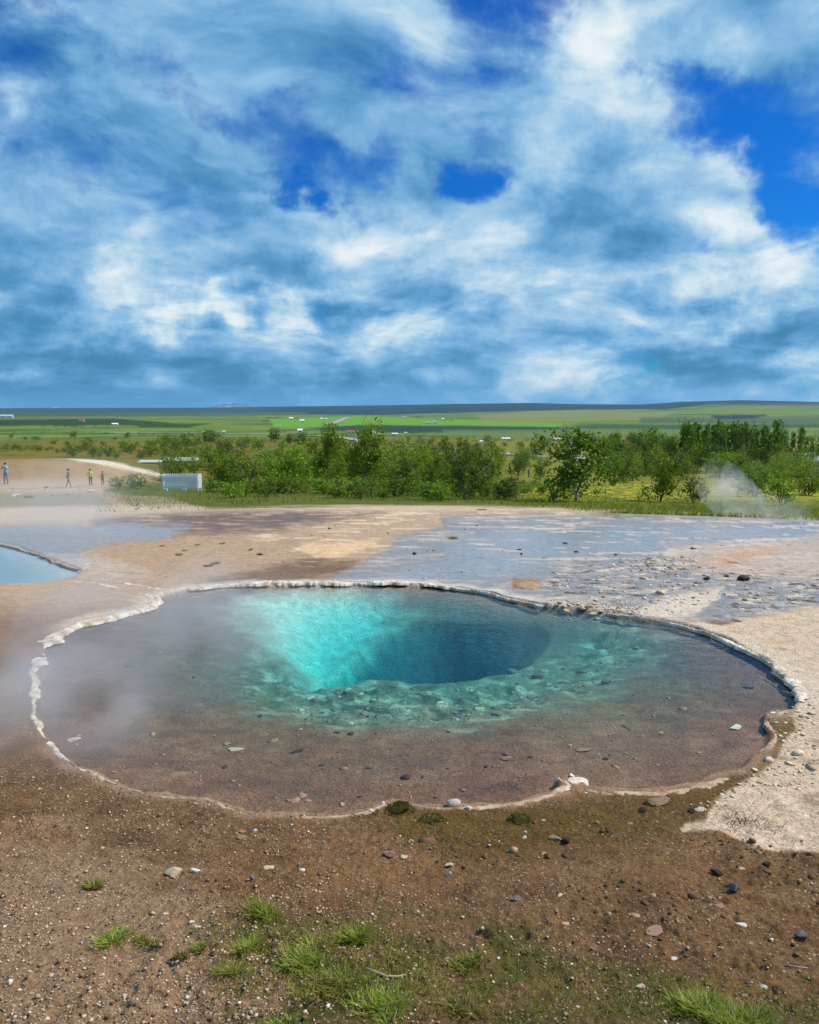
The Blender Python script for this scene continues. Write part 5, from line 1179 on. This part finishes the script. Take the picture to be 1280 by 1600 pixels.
# ------------------------------------------------------------------ people
SKIN = cmat('skin', (.50, .30, .20), .6); HAIRD = cmat('dark_hair', (.03, .02, .015), .6); SHOE = cmat('dark_shoe', (.04, .04, .045), .7)
def person(u, v, hpx, rz, pose, top, legs, label, hair=None, hood=None):
    p = P(u, v); p[2] = float(H(np.array([p[0]]), np.array([p[1]]))[0]); sc = hpx/F*p[1]/1.72
    st = pose.get('stride', .06)
    J = {'pel': (0, 0, .93), 'bel': (0, 0, 1.08), 'che': (0, .01, 1.28), 'col': (0, .0, 1.42), 'nek': (0, .015, 1.50), 'hea': (0, .03, 1.60), 'crn': (0, .02, 1.70)}
    for s, n in ((-1, 'l'), (1, 'r')):
        J.update({n+'hip': (s*.095, 0, .88), n+'kne': (s*.10, s*st*.6+.02, .48), n+'ank': (s*.10, s*st, .085), n+'toe': (s*.115, s*st+.15, .035), n+'sho': (s*.185, 0, 1.39)})
    ar = {'down': ((.24, .02, 1.12), (.25, .10, .90), (.25, .13, .81)), 'phone': ((.27, .12, 1.24), (.14, .26, 1.48), (.09, .28, 1.57)), 'hip': ((.34, -.05, 1.16), (.20, .06, 1.02), (.15, .10, 1.0))}
    for s, n, ps in ((-1, 'l', pose.get('l', 'down')), (1, 'r', pose.get('r', 'down'))):
        for nm, c in zip(('elb', 'wri', 'han'), ar[ps]): J[n+nm] = (s*c[0], c[1], c[2])
    E = [('pel', 'bel'), ('bel', 'che'), ('che', 'col'), ('col', 'nek'), ('nek', 'hea'), ('hea', 'crn')]
    for n in 'lr': E += [('pel', n+'hip'), (n+'hip', n+'kne'), (n+'kne', n+'ank'), (n+'ank', n+'toe'), ('col', n+'sho'), (n+'sho', n+'elb'), (n+'elb', n+'wri'), (n+'wri', n+'han')]
    RD_ = {'pel': (.155, .12), 'bel': (.14, .105), 'che': (.165, .12), 'col': (.13, .09), 'nek': (.056, .058), 'hea': (.078, .098), 'crn': (.06, .075), 'hip': (.092, .095), 'kne': (.062, .066), 'ank': (.046, .05), 'toe': (.042, .034), 'sho': (.066, .066), 'elb': (.046, .046), 'wri': (.034, .034), 'han': (.040, .026)}
    ks = list(J); me = bpy.data.meshes.new('body'); me.from_pydata([J[k_] for k_ in ks], [(ks.index(a_), ks.index(b_)) for a_, b_ in E], [])
    o = bpy.data.objects.new('tmp', me); COL.objects.link(o); o.modifiers.new('s', 'SKIN'); sd_ = o.modifiers.new('d', 'SUBSURF'); sd_.levels = 1
    if not me.skin_vertices: me.skin_vertices.new(name='')
    for i, k_ in enumerate(ks): me.skin_vertices[0].data[i].radius = RD_[k_ if k_ in RD_ else k_[1:]]
    me.skin_vertices[0].data[0].use_root = True
    dg = bpy.context.evaluated_depsgraph_get(); m2 = bpy.data.meshes.new_from_object(o.evaluated_get(dg)); bpy.data.objects.remove(o)
    m2.name = 'body'; m2.materials.clear()
    for m in (SKIN, top, legs, SHOE, hood or SKIN): m2.materials.append(m)
    jc = {k_: np.array(J[k_]) for k_ in ks}; segs = [(jc[a_], jc[b_], a_, b_) for a_, b_ in E]
    mi = []
    for f in m2.polygons:
        c = np.array(f.center); bd, bn = 9, ''
        for a_, b_, na_, nb_ in segs:
            t_ = np.clip(np.dot(c-a_, b_-a_)/np.dot(b_-a_, b_-a_), 0, 1); d_ = np.linalg.norm(c-a_-(b_-a_)*t_)
            if d_ < bd: bd, bn = d_, nb_
        mi.append(4 if bn in ('crn',) or (bn == 'hea' and hood) else 0 if bn in ('hea', 'lhan', 'rhan') or bn == 'nek' and c[2] > 1.47 else 3 if bn[1:] == 'toe' else 2 if bn[1:] in ('kne', 'ank', 'hip') or (bn == 'bel' and c[2] < .94) else 1)
    m2.polygons.foreach_set('material_index', np.array(mi, np.int32)); m2.polygons.foreach_set('use_smooth', np.ones(len(mi), bool))
    e = empty('person', p, rz, sc); tag(e, label, 'person')
    b = bpy.data.objects.new('body', m2); COL.objects.link(b); b.parent = e
    if hair is not None:
        bm = bmesh.new(); bmesh.ops.create_icosphere(bm, subdivisions=2, radius=.105, matrix=Matrix.Translation((0, .0, 1.665)))
        for vv in bm.verts:
            if vv.co.z < 1.62: vv.co.y = min(vv.co.y, .0)-.01; vv.co.z = 1.62+(vv.co.z-1.62)*1.6
        bm_obj('hair', bm, hair, e, smooth=True)
    return e
cl_ = lambda n, c: cmat(n, c, .85)
person(10, 757.5, 33, math.pi, {'l': 'phone', 'r': 'phone', 'stride': .05}, cl_('light_blue_jacket', (.34, .48, .66)), cl_('blue_jeans', (.17, .26, .42)), 'person in a light blue jacket and jeans raising both hands to the face', HAIRD)
person(108, 761, 29, math.pi*.5, {'stride': .24}, cl_('grey_jacket', (.15, .16, .18)), cl_('grey_trousers', (.19, .18, .17)), 'person in dark grey walking on the bare ground', HAIRD)
person(142, 758, 26, math.pi*1.1, {'r': 'hip', 'stride': .05}, cl_('neon_vest', (.52, .66, .07)), cl_('dark_trousers', (.06, .08, .05)), 'person in a neon yellow green jacket on the bare ground', HAIRD)
person(161, 757, 21.5, math.pi*.9, {'stride': .05}, cl_('pink_top', (.66, .16, .19)), cl_('dark_trousers', (.06, .08, .05)), 'person in a pink top with dark hair by the low bushes', HAIRD)
person(845, 747, 17, math.pi*.8, {'stride': .12}, cl_('white_shirt', (.78, .80, .82)), cl_('pale_trousers', (.45, .55, .60)), 'person in white clothes walking behind the meadow', HAIRD)
person(826, 747, 15, math.pi*1.2, {'stride': .12}, cl_('green_jacket', (.05, .12, .11)), cl_('dark_trousers', (.06, .08, .05)), 'person in dark green walking left of the one in white', HAIRD)
person(380, 747, 18, math.pi, {'stride': .08}, cl_('cream_jacket', (.60, .62, .55)), cl_('pale_trousers', (.45, .55, .60)), 'person in a pale coat half hidden in the shrubs behind the fence', HAIRD)
person(631, 752, 17, math.pi, {'stride': .08}, cl_('white_shirt', (.78, .80, .82)), cl_('dark_trousers', (.06, .08, .05)), 'person in white half hidden in the middle of the thicket', HAIRD)
person(655, 752, 16, math.pi, {'stride': .08}, cl_('beige_shirt', (.62, .48, .40)), cl_('dark_trousers', (.06, .08, .05)), 'person in beige beside the one in white in the thicket', HAIRD)

# ------------------------------------------------------------------ far snowy mountain, haze, steam
m_mt, nt, out = new_mat('snowy_mountain'); pos = nt.add('ShaderNodeTexCoord').outputs['Object']
c = nt.mix(nt.mapr(nt.noise(nt.vm('MULTIPLY', pos, (.004, .004, .002)), 1.5, 5), .5, .62), (.07, .13, .22), (.20, .28, .38))
b = nt.add('ShaderNodeBsdfPrincipled', {'Base Color': c, 'Roughness': .9}); nt.l.new(b.outputs[0], out.inputs[0])
def ridge(name, us, vs_, d_, depth, mat):
    n = 60; uu = np.linspace(us[0], us[-1], n); hv = np.interp(uu, us, vs_)-.5*np.abs(fbm(uu/9, uu*0, 3, 91)); x = (uu-640)/F*d_; zt = CAM_Z+(640-hv)/F*d_; rows = []
    for s in (-1, -.6, -.3, 0, .4, 1): rows.append(np.c_[x*(1+s*depth/d_), np.full(n, d_+s*depth), np.where(abs(s) < 1e-6, zt, -80+(zt+80)*(1-abs(s))**1.2)])
    co = np.concatenate(rows); i = np.arange(n-1)[:, None]; f = np.concatenate([np.concatenate([i+a*n, i+1+a*n, i+1+(a+1)*n, i+(a+1)*n], 1) for a in range(5)])
    return tag(mesh_obj(name, co, f, mat, smooth=True), kind='structure')
ridge('mountain', [315, 335, 352, 366, 378, 395, 420], [640, 634.5, 631, 629, 630.5, 634, 640], 12500, 900, m_mt)
ridge('mountain', [-100, 50, 75, 95, 110, 140], [641, 638, 636, 635.5, 637, 641], 13000, 700, m_mt)
m_hz, nt, out = new_mat('haze'); nt.l.new(nt.add('ShaderNodeVolumePrincipled', {'Color': (.32, .64, 1, 1), 'Density': 3.0e-5, 'Anisotropy': .1}).outputs[0], out.inputs['Volume'])
bm = bmesh.new(); box(bm, -15500, 15500, -15500, 15500, -330, 260); tag(bm_obj('haze', bm, m_hz), 'pale blue air over the plain', kind='stuff')
def steam(loc, size, dens, seed, nscale, lean=0.0):
    m, nt, out = new_mat('steam'); tc = nt.add('ShaderNodeTexCoord'); g = nt.vm('MULTIPLY', nt.vm('SUBTRACT', tc.outputs['Generated'], (.5, .5, .5)), (2, 2, 2))
    sp = nt.add('ShaderNodeSeparateXYZ', {0: g}); r = nt.vm('LENGTH', g, out=1)
    n = nt.noise(nt.vm('ADD', tc.outputs['Object'], (seed*3.1, seed*1.7, 0)), nscale, 3, .55, .4)
    f = nt.math('MULTIPLY', nt.mapr(r, .98, .15), nt.mapr(n, .34, .74))
    pv = nt.add('ShaderNodeVolumePrincipled', {'Color': (.96, .97, 1, 1), 'Density': nt.math('MULTIPLY', f, dens), 'Anisotropy': .25}); nt.l.new(pv.outputs[0], out.inputs['Volume'])
    bm = bmesh.new(); bmesh.ops.create_icosphere(bm, subdivisions=3, radius=1.0)
    for v in bm.verts: v.co = Vector((v.co.x*size[0]+lean*v.co.z*size[2], v.co.y*size[1], v.co.z*size[2]))
    o = bm_obj('steam', bm, m); o.location = [float(c) for c in loc]; return tag(o, kind='stuff')
steam((-7.8, 15.3, .55), (4.0, 4.0, .95), .42, 1, .55)
steam((-2.8, 8.2, .45), (2.5, 2.8, .75), .58, 2, .9)
steam((-3.0, 6.0, .30), (1.7, 1.5, .50), 1.3, 3, 1.6)
steam((8.35, 20.4, .40), (.85, .8, 1.25), 1.7, 4, 1.7, -.75)
steam((9.3, 20.0, .05), (1.3, 1.0, .55), .7, 6, 1.6, -.4)
steam((-9.6, 24., .6), (3.0, 3.0, 1.0), .10, 5, .5)
